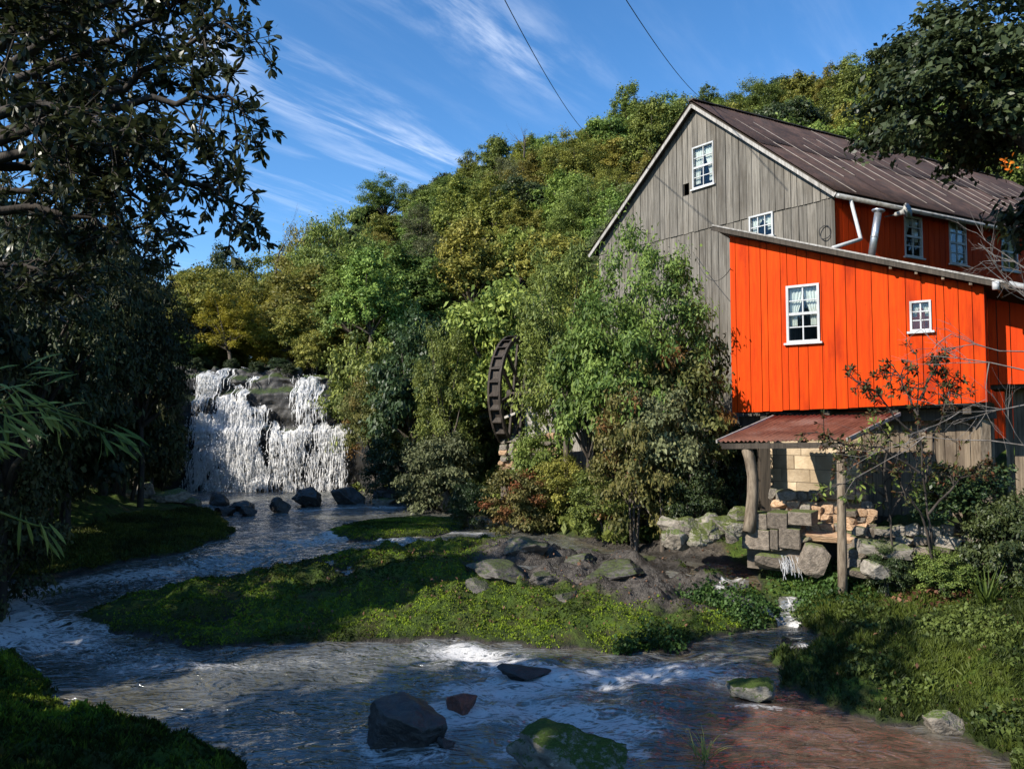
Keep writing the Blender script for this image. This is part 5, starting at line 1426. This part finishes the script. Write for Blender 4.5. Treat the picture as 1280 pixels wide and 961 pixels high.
# big tree leaning over the roof from the right
def leaning(o, pts, rad):
    old = [c for c in o.children if c.name.startswith('trunk')][0]
    bpy.data.objects.remove(old)
    mb = MB(); mb.tube(pts, rad, 9, False)
    t = mb.mesh('trunk', M['bark_dark'], True); c = bpy.data.objects.new('trunk', t); COL.objects.link(c)
    c.parent = o; c.matrix_parent_inverse = o.matrix_basis.inverted()
o = tree_px('broad', 1215, -70, 350, 15.4, 'leaf_over', 'dark glossy-leaved tree hanging over the right end of the mill roof', name='overhanging_tree', z=6.45)
leaning(o, [(14.2, 13.6, gh(14.2, 13.6) - 0.2), (13.9, 13.8, 4.0), (12.6, 14.4, 7.0), (10.8, 15.0, 8.6), (9.6, 15.4, 10.2)], [0.32, 0.27, 0.22, 0.16, 0.07])
tree('broad', 15.0, 17.0, 3.4, 'leaf_over', 'dense dark tree standing right of the orange annex', 'overhanging_tree', sz=1.35, var=0)

# leafless tree on the skyline
def bare(name, base, h, seed, mat, label, spread=0.5, r0=0.09, levels=4, cat='tree', lean=(0, 0, 1)):
    r = random.Random(seed); mb = MB()
    def grow(p, d, l, rad, lev):
        pts = [p]; rr2 = [rad]
        for k in range(3):
            d = (d + Vector((r.gauss(0, .13), r.gauss(0, .13), r.gauss(0.03, .10)))).normalized()
            p = p + d * l / 3; pts.append(p); rr2.append(rad * (1 - 0.18 * (k + 1)))
        mb.tube(pts, rr2, 6 if lev < 2 else 4, False)
        if lev < levels:
            for _ in range(r.randint(2, 4)):
                k = r.randint(1, 3)
                d2 = (d + Vector((r.gauss(0, spread), r.gauss(0, spread), r.gauss(0.1, spread * 0.7)))).normalized()
                grow(pts[k], d2, l * r.uniform(0.5, 0.8), rr2[k] * 0.6, lev + 1)
    grow(Vector(base), Vector(lean).normalized(), h * 0.42, r0, 0)
    o = mb.build(name, M[mat], None, True)
    return tagit(o, label, cat)
for (px, py_, y, h, sd, lb) in ((345, 330, 46, 4.6, 3, 'bare leafless tree on the skyline above the waterfall valley'), (655, 185, 45, 3.2, 6, 'thin twiggy tree standing out of the hilltop foliage')):
    p = at(px, py_, y)
    bare('bare_tree', (p.x, p.y, p.z - 0.6), h, sd, 'bark', lb, r0=0.07)

# ------------------------------------------------------------------ branching plants close by
def big_leaves(pos, axis, nrm, L, W, tone, name, mat, parent):
    """six-point leaves, four faces each"""
    A = unit(axis); B = unit(np.cross(nrm, A)); Nn = np.cross(A, B)
    l = L[:, None]; w = W[:, None]
    prof = [(0.0, 0.0, 0.0), (0.38, 0.40, 0.03), (0.38, -0.40, 0.03), (0.70, 0.46, 0.0), (0.70, -0.46, 0.0), (1.0, 0.0, -0.10)]
    V = np.stack([pos + A * l * a + B * w * b - Nn * l * (-c_) for a, b, c_ in prof], 1).reshape(-1, 3)
    n = len(pos); b = np.arange(n) * 6
    F_ = np.concatenate([np.stack([b, b + 2, b + 1], 1), np.stack([b + 1, b + 2, b + 4], 1), np.stack([b + 1, b + 4, b + 3], 1), np.stack([b + 3, b + 4, b + 5], 1)])
    me = mesh_np(name, V, F_, None, False, {'tone': np.repeat(tone, 6), 'clump': np.repeat(np.random.default_rng(1).random(n), 6)})
    o = link(name, me, parent); with_mat(o, mat); return o
def leafy(name, label, limbs, seed, leafL, leafW, bark, mat, twigs=10, twig_len=(0.3, 0.7), per=8, r0=0.05, spread=0.75, cat='tree', sub=3, start=0.25, droop=-0.05):
    """limbs: lists of world points; twigs with whorls of leaves grow from them"""
    r = random.Random(seed); mb = MB(); P, A, Nn = [], [], []
    root = limbs[0][0]
    o = empty(name, root, label, cat)
    def whorl(p, d, n):
        for _ in range(n):
            a = (d * r.uniform(0.25, 1.0) + Vector((r.gauss(0, .6), r.gauss(0, .6), r.gauss(0, .6)))).normalized()
            P.append(p - d * r.uniform(0, 0.05)); A.append(a); Nn.append(Vector((r.gauss(0, .5), r.gauss(0, .5), 1)))
    for li in limbs:
        pts = [Vector(q) for q in li]
        fine_ = []
        for i in range(len(pts) - 1):
            for t in (0, 0.33, 0.66): fine_.append(pts[i].lerp(pts[i + 1], t) + Vector((r.gauss(0, .02), r.gauss(0, .02), r.gauss(0, .02))))
        fine_.append(pts[-1])
        m = len(fine_)
        mb.tube(fine_, [max(0.006, r0 * (1 - 0.85 * i / (m - 1))) for i in range(m)], 7, False)
        for k in range(twigs):
            t = start + (1 - start) * (k + r.random()) / twigs
            i = min(m - 2, int(t * (m - 1))); p = fine_[i].lerp(fine_[i + 1], t * (m - 1) - i)
            d0 = (fine_[i + 1] - fine_[i]).normalized()
            d = (d0 * 0.7 + Vector((r.gauss(0, spread), r.gauss(0, spread), r.gauss(droop, spread)))).normalized()
            l = r.uniform(*twig_len) * (1.15 - 0.4 * t)
            q1 = p + d * l * 0.5 + Vector((0, 0, r.uniform(-.04, .04))); q2 = p + d * l + Vector((0, 0, r.uniform(-.10, .03)))
            mb.tube([p, q1, q2], [0.010, 0.007, 0.003], 4, False)
            whorl(q2, (q2 - q1).normalized(), per)
            for s_ in range(sub):
                b = p.lerp(q2, r.uniform(0.25, 0.9)); e = b + (d + Vector((r.gauss(0, .8), r.gauss(0, .8), r.gauss(0, .8)))).normalized() * l * r.uniform(0.25, 0.5)
                mb.tube([b, e], [0.005, 0.0025], 4, False)
                whorl(e, (e - b).normalized(), per)
        whorl(fine_[-1], (fine_[-1] - fine_[-2]).normalized(), per)
    mb.build('branch', M[bark], o, True)
    n = len(P); rr3 = np.random.default_rng(seed)
    if n:
        big_leaves(np.array([list(p) for p in P]), np.array([list(a) for a in A]), np.array([list(a) for a in Nn]), leafL * rr3.uniform(0.7, 1.25, n), leafW * rr3.uniform(0.75, 1.2, n), rr3.random(n), 'leaves', M[mat], o)
        o.children[-1]['kind'] = 'stuff'
    return o
tr0 = (-5.6, 5.2, 0.2)
def lm(*p): return [at(*q) for q in p]
limbs = [[tr0, (-5.2, 5.4, 3.0)] + lm((-60, 200, 6.0)),
         lm((-60, 200, 6.0), (60, 140, 6.0), (150, 110, 5.9), (230, 60, 5.7), (290, 25, 5.6)),
         lm((-60, 200, 6.0), (60, 150, 5.8), (160, 130, 5.6), (250, 120, 5.5), (305, 132, 5.5)),
         lm((-60, 210, 6.0), (60, 185, 5.9), (150, 190, 5.7), (230, 225, 5.6), (315, 262, 5.5)),
         lm((-60, 210, 6.0), (40, 205, 6.2), (130, 215, 6.0), (200, 260, 5.9)),
         lm((-60, 120, 6.0), (60, 50, 6.0), (140, 10, 6.0), (220, -30, 6.0)),
         lm((-60, 120, 6.3), (50, 90, 6.3), (120, 60, 6.2), (200, 20, 6.1), (265, -20, 6.0)),
         lm((-60, 100, 5.5), (20, 40, 5.4), (70, -10, 5.4)),
         lm((-60, 260, 6.5), (40, 260, 6.6), (110, 270, 6.6), (170, 300, 6.6)),
         lm((-60, 180, 5.4), (40, 130, 5.3), (110, 150, 5.2), (175, 175, 5.2)),
         lm((-60, 330, 7.0), (20, 330, 7.0), (80, 350, 7.0)),
         lm((-60, 60, 6.8), (20, 60, 6.8), (90, 30, 6.8)), lm((-60, 150, 7.0), (30, 130, 7.0), (110, 110, 7.0)), lm((-60, 230, 7.2), (30, 240, 7.2), (130, 235, 7.2)), lm((-60, 0, 6.4), (40, 0, 6.4), (120, -20, 6.4))]
leafy('near_tree', 'dark tree with rosettes of pointed leaves reaching over the stream against the sky', limbs, 9, 0.092, 0.034, 'bark_dark', 'leaf_near', twigs=24, per=8, r0=0.05, sub=5, twig_len=(0.25, 0.62))

# shrub in front of the annex, partly leafless, and pale bare twigs
b0 = at(1168, 716, 12.3)
limbs = [[b0] + lm((1160, 640, 12.2), (1150, 560, 12.1), (1148, 500, 12.1), (1145, 440, 12.1)),
         [b0] + lm((1150, 640, 12.1), (1120, 590, 12.0), (1080, 575, 11.9), (1040, 580, 11.9)),
         lm((1155, 600, 12.2), (1170, 540, 12.1), (1185, 490, 12.1), (1195, 470, 12.1)),
         lm((1152, 560, 12.1), (1120, 520, 12.0), (1095, 490, 12.0), (1060, 470, 12.0)),
         lm((1150, 590, 12.1), (1100, 560, 12.0), (1060, 555, 11.9), (1020, 540, 11.9)),
         lm((1160, 640, 12.2), (1200, 600, 12.2), (1230, 580, 12.2)),
         lm((1150, 520, 12.1), (1130, 480, 12.1), (1115, 455, 12.1)),
         lm((1148, 500, 12.1), (1165, 470, 12.1), (1175, 445, 12.1))]
leafy('bare_shrub', 'thin dark shrub with sparse small leaves growing in front of the orange annex', limbs, 21, 0.085, 0.034, 'bark_dark', 'leaf_shrub', twigs=15, per=5, r0=0.022, sub=3, twig_len=(0.15, 0.42), cat='shrub', start=0.35)
limbs = [[at(1120, 715, 12.6)] + lm((1112, 650, 12.5), (1105, 590, 12.4), (1080, 560, 12.3), (1050, 565, 12.2)),
         lm((1108, 620, 12.5), (1075, 600, 12.3), (1030, 610, 12.2)),
         lm((1112, 650, 12.5), (1140, 600, 12.5), (1150, 560, 12.5)),
         lm((1105, 590, 12.4), (1110, 550, 12.4), (1100, 530, 12.3))]
leafy('fern_leaved_shrub', 'small green shrub spreading over the straight post of the lean-to', limbs, 23, 0.12, 0.042, 'bark_dark', 'leaf_mid', twigs=8, per=4, r0=0.02, sub=2, twig_len=(0.2, 0.45), cat='shrub', start=0.3)
tree_px('open', 1205, 575, 130, 12.9, 'leaf_dark', 'dark straggly shrub growing against the support post', name='post_shrub')
tree_px('bush', 1262, 610, 120, 12.0, 'leaf_dark', 'dark leafy bush over the right part of the dry stone wall', name='wall_bush', var=0)
tree_px('bush', 1110, 668, 60, 12.6, 'leaf_dark', 'small creeper mound on the dry stone wall', name='wall_bush', var=1)
tree_px('bush', 1180, 680, 90, 12.2, 'leaf_mid', 'green creeper mound at the foot of the dry stone wall', name='wall_bush', var=1)
r = random.Random(12); mb = MB()
def twig(p, d, l, rad, lev):
    pts = [p]
    for k in range(4):
        d = (d + Vector((r.gauss(0, .10), r.gauss(0, .10), r.gauss(0.0, .12)))).normalized(); p = p + d * l / 4; pts.append(p)
    mb.tube(pts, [rad, rad * .8, rad * .65, rad * .5, rad * .35], 5, False)
    if lev < 3:
        for _ in range(3):
            k = r.randint(1, 4); twig(pts[k], (d + Vector((r.gauss(0, .5), r.gauss(0, .3), r.gauss(0, .5)))).normalized(), l * r.uniform(.4, .7), rad * .55, lev + 1)
for (px, py, dx_, dz_, l) in ((1310, 470, -1, 0.35, 1.4), (1320, 560, -1, 0.1, 1.5), (1320, 400, -1, 0.6, 1.2), (1315, 500, -1, -0.1, 1.2), (1310, 360, -0.8, 0.5, 1.0), (1320, 440, -1, 0.0, 1.3)):
    twig(at(px, py, 9.5), Vector((dx_, 0.1, dz_)).normalized(), l, 0.013, 0)
mb.tube([(7.6, 9.5, 0.5), at(1330, 640, 9.5), at(1325, 480, 9.5), at(1318, 340, 9.5)], [0.05, 0.04, 0.03, 0.015], 7, False)
tagit(mb.build('bare_twigs', M['bark_pale'], None, True), 'pale leafless branches reaching across the red wall beside the orange annex', 'shrub')
# two orange leaves at the lower rim of the overhanging tree: a flower spray
fl = np.array([list(at(1262 + random.uniform(-8, 8), 204 + random.uniform(-8, 8), 14.3)) for _ in range(14)])
big_leaves(fl, rng.normal(size=(14, 3)), rng.normal(size=(14, 3)), np.full(14, 0.10), np.full(14, 0.05), rng.random(14), 'flower_spray', leaf_mat('petal', (0.75, 0.13, 0.01), (0.85, 0.24, 0.03)), None)
tagit(bpy.data.objects['flower_spray'], 'small spray of orange flowers at the lower rim of the overhanging tree', 'flower', kind='stuff')

# bamboo at the left edge
def bamboo(name, label, stems, sprays, seed, L=(0.13, 0.25), W=0.020):
    r = random.Random(seed); mb = MB(); P, A, Nn = [], [], []
    o = empty(name, stems[0][0], label, 'bamboo')
    for s_ in stems: mb.tube(s_, [0.010 - 0.006 * i / (len(s_) - 1) for i in range(len(s_))], 6, False)
    for (p, d, n, sp_) in sprays:
        for k in range(n):
            a = (Vector(d) + Vector((r.gauss(0, sp_), r.gauss(0, sp_), r.gauss(-0.15, sp_)))).normalized()
            P.append(list(Vector(p) + Vector((r.gauss(0, .03), r.gauss(0, .04), r.gauss(0, .03))))); A.append(list(a)); Nn.append([r.gauss(0, .4), -0.6 + r.gauss(0, .4), 0.8])
    mb.build('stem', M['leaf_bamboo'], o, True)
    n = len(P); r4 = np.random.default_rng(seed)
    big_leaves(np.array(P), np.array(A), np.array(Nn), r4.uniform(*L, n), np.full(n, W), r4.random(n), 'leaves', M['leaf_bamboo'], o)
    o.children[-1]['kind'] = 'stuff'
    return o
D = 4.3
bamboo('bamboo', 'thick clump of pale green bamboo leaves over the bank opposite the mill', [lm((-120, 620, D), (-40, 540, D), (20, 490, D), (45, 470, D)), lm((-100, 560, D), (0, 505, D), (60, 508, D), (95, 520, D)), lm((-80, 600, D), (-10, 560, D), (20, 570, D))],
       [(at(20, 490, D), (0.6, 0, -0.2), 9, .35), (at(40, 472, D), (0.8, 0, 0.25), 5, .25), (at(10, 520, D), (0.5, 0, -0.6), 14, .35), (at(60, 508, D), (0.6, 0, -0.7), 9, .3), (at(45, 512, D), (0.9, 0, -0.1), 8, .2), (at(-10, 550, D), (0.6, 0, -0.5), 12, .35), (at(-20, 480, D), (0.7, 0, 0.2), 8, .35)], 4)
bamboo('bamboo', 'thin bamboo twig with a fan of narrow leaves in front of the dark bank', [lm((60, 515, D), (100, 525, D), (130, 537, D), (142, 541, D))], [(at(138, 541, D), (0.75, 0, -0.55), 8, .30), (at(132, 538, D), (0.1, 0, -1), 2, .15), (at(141, 540, D), (1, 0, 0.0), 2, .10)], 6, (0.14, 0.26), 0.020)
bamboo('bamboo', 'low bamboo twig with hanging leaves over the grass strip', [lm((-60, 630, D), (0, 640, D), (40, 655, D), (62, 660, D))], [(at(20, 648, D), (0.1, 0, -1), 2, .12), (at(45, 657, D), (0.35, 0, -1), 3, .15), (at(60, 660, D), (0.7, 0, -0.8), 4, .2)], 8, (0.15, 0.26), 0.020)

# ------------------------------------------------------------------ ground cover
def blades(name, label, cat, n, region, keepf, L, W, mat, seed, lean=0.5, lift=0.0, quads=False):
    r = np.random.default_rng(seed)
    x = r.uniform(region[0], region[1], n); y = region[2] + (region[3] - region[2]) * r.random(n) ** 1.15
    z, m = ground_parts(x, y)
    k = r.random(n) < keepf(x, y, z, m)
    x, y, z = x[k], y[k], z[k]; n = len(x)
    t = fbm(x * 1.1, y * 1.1, seed + 5); t2 = fbm(x * 5, y * 5, seed + 9)
    Ln = r.uniform(*L, n) * (0.6 + 0.9 * t2)
    up = unit(np.stack([r.normal(0, lean, n), r.normal(0, lean, n), np.ones(n)], 1))
    side = unit(np.stack([r.normal(size=n), r.normal(size=n), r.normal(0, 0.2, n)], 1))
    b = np.stack([x, y, z - 0.008 + lift * r.random(n)], 1)
    tone = np.clip(0.42 + 1.7 * (t - 0.5) + 0.9 * (t2 - 0.5) + 0.5 * (r.random(n) - 0.5), 0, 1)
    if quads:
        V, F_ = leaf_quads(b + up * Ln[:, None] * 0.5, unit(up + 0.8 * side), unit(np.stack([r.normal(0, .5, n), r.normal(0, .5, n), np.ones(n)], 1)), Ln, Ln * W)
        me = mesh_np(name, V, F_, None, False, {'tone': np.repeat(tone, 4), 'clump': np.repeat(t2, 4)})
    else:
        V = np.stack([b - side * (Ln * W)[:, None], b + side * (Ln * W)[:, None], b + up * Ln[:, None]], 1).reshape(-1, 3)
        i = np.arange(n) * 3
        me = mesh_np(name, V, np.stack([i, i + 1, i + 2], 1), None, False, {'tone': np.repeat(tone, 3), 'clump': np.repeat(t2, 3)})
    o = link(name, me); with_mat(o, M[mat])
    print(name, n)
    return tagit(o, label, cat, kind='stuff')
isl = lambda x, y, z, m: moss_mask(x, y, z, m) * ((m['sdI'] > 0) | (m['sdB'] > 0)) * smooth(0.30, 0.55, fbm(x * 2.2, y * 2.2, 303) + 0.12)
blades('moss', 'thick bright green moss covering the low rock island in the stream', 'moss', 330000, (-7.2, 5, 11.2, 21.5), isl, (0.015, 0.045), 0.42, 'moss', 301, lean=0.8)
blades('left_bank_moss', 'short green grass and moss on the banks opposite the mill', 'grass', 260000, (-9.8, -2, 13, 25), lambda x, y, z, m: (m['sdL'] > 0.02) * (z > m['zw'] + 0.03), (0.03, 0.08), 0.25, 'grass', 311, lean=0.6)
blades('near_bank_moss', 'mossy grass on the shaded bank downstream of the island', 'moss', 150000, (-7, -1, 5.5, 11.5), lambda x, y, z, m: (m['sdN'] > 0.02) * (z > m['zw'] + 0.03), (0.025, 0.07), 0.22, 'moss', 321, lean=0.7)
blades('bank_grass', 'soft green grass on the bank below the lean-to', 'grass', 300000, (3.2, 9.5, 6.8, 13.4), lambda x, y, z, m: (m['sdR'] > 0.02) * (z > 0.04) * (0.25 + smooth(0.30, 0.52, fbm(x * 1.5, y * 1.5, 401))), (0.03, 0.12), 0.12, 'grass', 331, lean=0.6)
def near_px(pts, w):
    q = [pw(*p) for p in pts]
    def f_(x, y, z, m):
        d = np.zeros_like(x)
        for (a, b), ww in zip(q, w): d = np.maximum(d, np.exp(-(((x - a) ** 2 + (y - b) ** 2) / (ww * ww))))
        return d * (z > m['zw'] - 0.06)
    return f_
blades('leafy_cover', 'patches of low round-leaved plants along the side stream', 'plants', 170000, (1.5, 8, 9.5, 14.5), near_px(((905, 772), (935, 782), (880, 765), (955, 772), (820, 814), (790, 818), (920, 800), (1040, 770), (1080, 745), (1120, 760), (1020, 748), (1210, 770), (1160, 745), (1250, 735)), (0.30, 0.30, 0.28, 0.25, 0.30, 0.24, 0.20, 0.6, 0.6, 0.6, 0.5, 0.6, 0.6, 0.6)), (0.03, 0.065), 0.85, 'leaf_fresh', 341, 0.5, 0.14, True)
blades('leaf_litter', 'brown fallen leaves scattered at the foot of the dry stone wall', 'leaves', 16000, (5, 9.5, 9.5, 13.0), near_px(((1200, 770), (1250, 790), (1130, 730), (1260, 760), (1170, 800)), (0.5, 0.6, 0.4, 0.5, 0.4)), (0.05, 0.10), 0.7, 'dry_leaf', 351, 0.8, 0.06, True)
blades('hill_undergrowth', 'tangle of undergrowth between the hillside trees and the mill', 'undergrowth', 60000, (-7, 7, 17, 34), lambda x, y, z, m: (m['sdR'] > 0.1) * 1.0, (0.10, 0.30), 0.5, 'leaf_mid', 361, 0.6, 0.25, True)

blades('bank_weeds', 'mixed low weeds growing through the grass below the lean-to', 'weeds', 90000, (3.2, 9.5, 6.8, 13.4), lambda x, y, z, m: (m['sdR'] > 0.02) * (z > 0.02) * smooth(0.50, 0.66, fbm(x * 1.3 + 7, y * 1.3, 411)), (0.03, 0.075), 0.6, 'leaf_fresh', 413, 0.6, 0.10, True)
blades('island_weeds', 'small dark weeds among the moss of the island', 'weeds', 90000, (-7.2, 5, 11.2, 21.5), lambda x, y, z, m: (m['sdI'] > 0) * (z > m['zw']) * (1 - m['rocky']) * smooth(0.58, 0.68, fbm(x * 1.5 + 3, y * 1.5, 421)), (0.02, 0.045), 0.6, 'grass', 423, 0.7, 0.03, True)
blades('bank_litter', 'dead leaves lying on the grass below the lean-to and the island', 'leaves', 5000, (-6, 9, 7.5, 16), lambda x, y, z, m: ((m['sdR'] > 0.02) | (m['sdI'] > 0.1)) * (z > m['zw'] + 0.03) * 0.6, (0.03, 0.07), 0.6, 'dry_leaf', 433, 0.8, 0.07, True)
def tuft(name, label, p, n, L, seed, mat, W=0.012, out=0.6, cat='plant'):
    """arching strap leaves from one root"""
    r = random.Random(seed); V, F_ = [], []
    for k in range(n):
        a = r.uniform(0, 6.283); l = L * r.uniform(0.6, 1.1); o_ = out * r.uniform(0.3, 1.2); b = len(V)
        dx_, dy_ = math.cos(a), math.sin(a); rx, ry = r.gauss(0, .03) , r.gauss(0, .03)
        for i in range(5):
            t = i / 4
            c = Vector((p[0] + rx + dx_ * l * o_ * t, p[1] + ry + dy_ * l * o_ * t, p[2] + l * (t - 0.55 * o_ * t * t)))
            w = W * (1 - 0.9 * t)
            V += [(c.x - dy_ * w, c.y + dx_ * w, c.z), (c.x + dy_ * w, c.y - dx_ * w, c.z)]
        for i in range(4): F_.append((b + 2 * i, b + 2 * i + 1, b + 2 * i + 3, b + 2 * i + 2))
    rr5 = np.random.default_rng(seed)
    me = mesh_np(name, np.array(V), np.array(F_), None, True, {'tone': np.repeat(rr5.random(n), 10), 'clump': np.repeat(rr5.random(n), 10)})
    o = link(name, me); with_mat(o, M[mat]); return tagit(o, label, cat)
def gpx(px, py):
    d = ray(px, py); s = np.linspace(4, 45, 3000); X, Y, Z = d[0] * s / d[1], s, CAM_Z + d[2] * s / d[1]
    z, _ = ground_parts(X, Y); k = int(np.argmax(Z < z)); return (X[k], Y[k], z[k])
tuft('strap_plant', 'clump of arching strap leaves below the dry stone wall', gpx(1235, 760), 46, 0.75, 2, 'grass', 0.018, 0.9)
tuft('strap_plant', 'tall tuft of strap leaves at the right end of the dry stone wall', gpx(1268, 700), 40, 0.9, 3, 'grass', 0.022, 0.8)
tuft('river_grass', 'small tuft of pale grass standing in the water near the mossy rock', pw(880, 950) + (-0.02,), 22, 0.42, 4, 'leaf_bamboo', 0.008, 0.8)
rg = random.Random(9)
for k in range(26):
    px = rg.uniform(695, 800); q = gpx(px, rg.uniform(628, 650))
    o = tuft('grass_tuft', 'long dry-tipped grass tuft on the bank between pool and mill garden', q, 60, rg.uniform(0.5, 0.85), 50 + k, rg.choice(['grass', 'leaf_yellow', 'leaf_grey']), 0.012, 0.7)
    o['group'] = 'grass tufts below the mill garden'
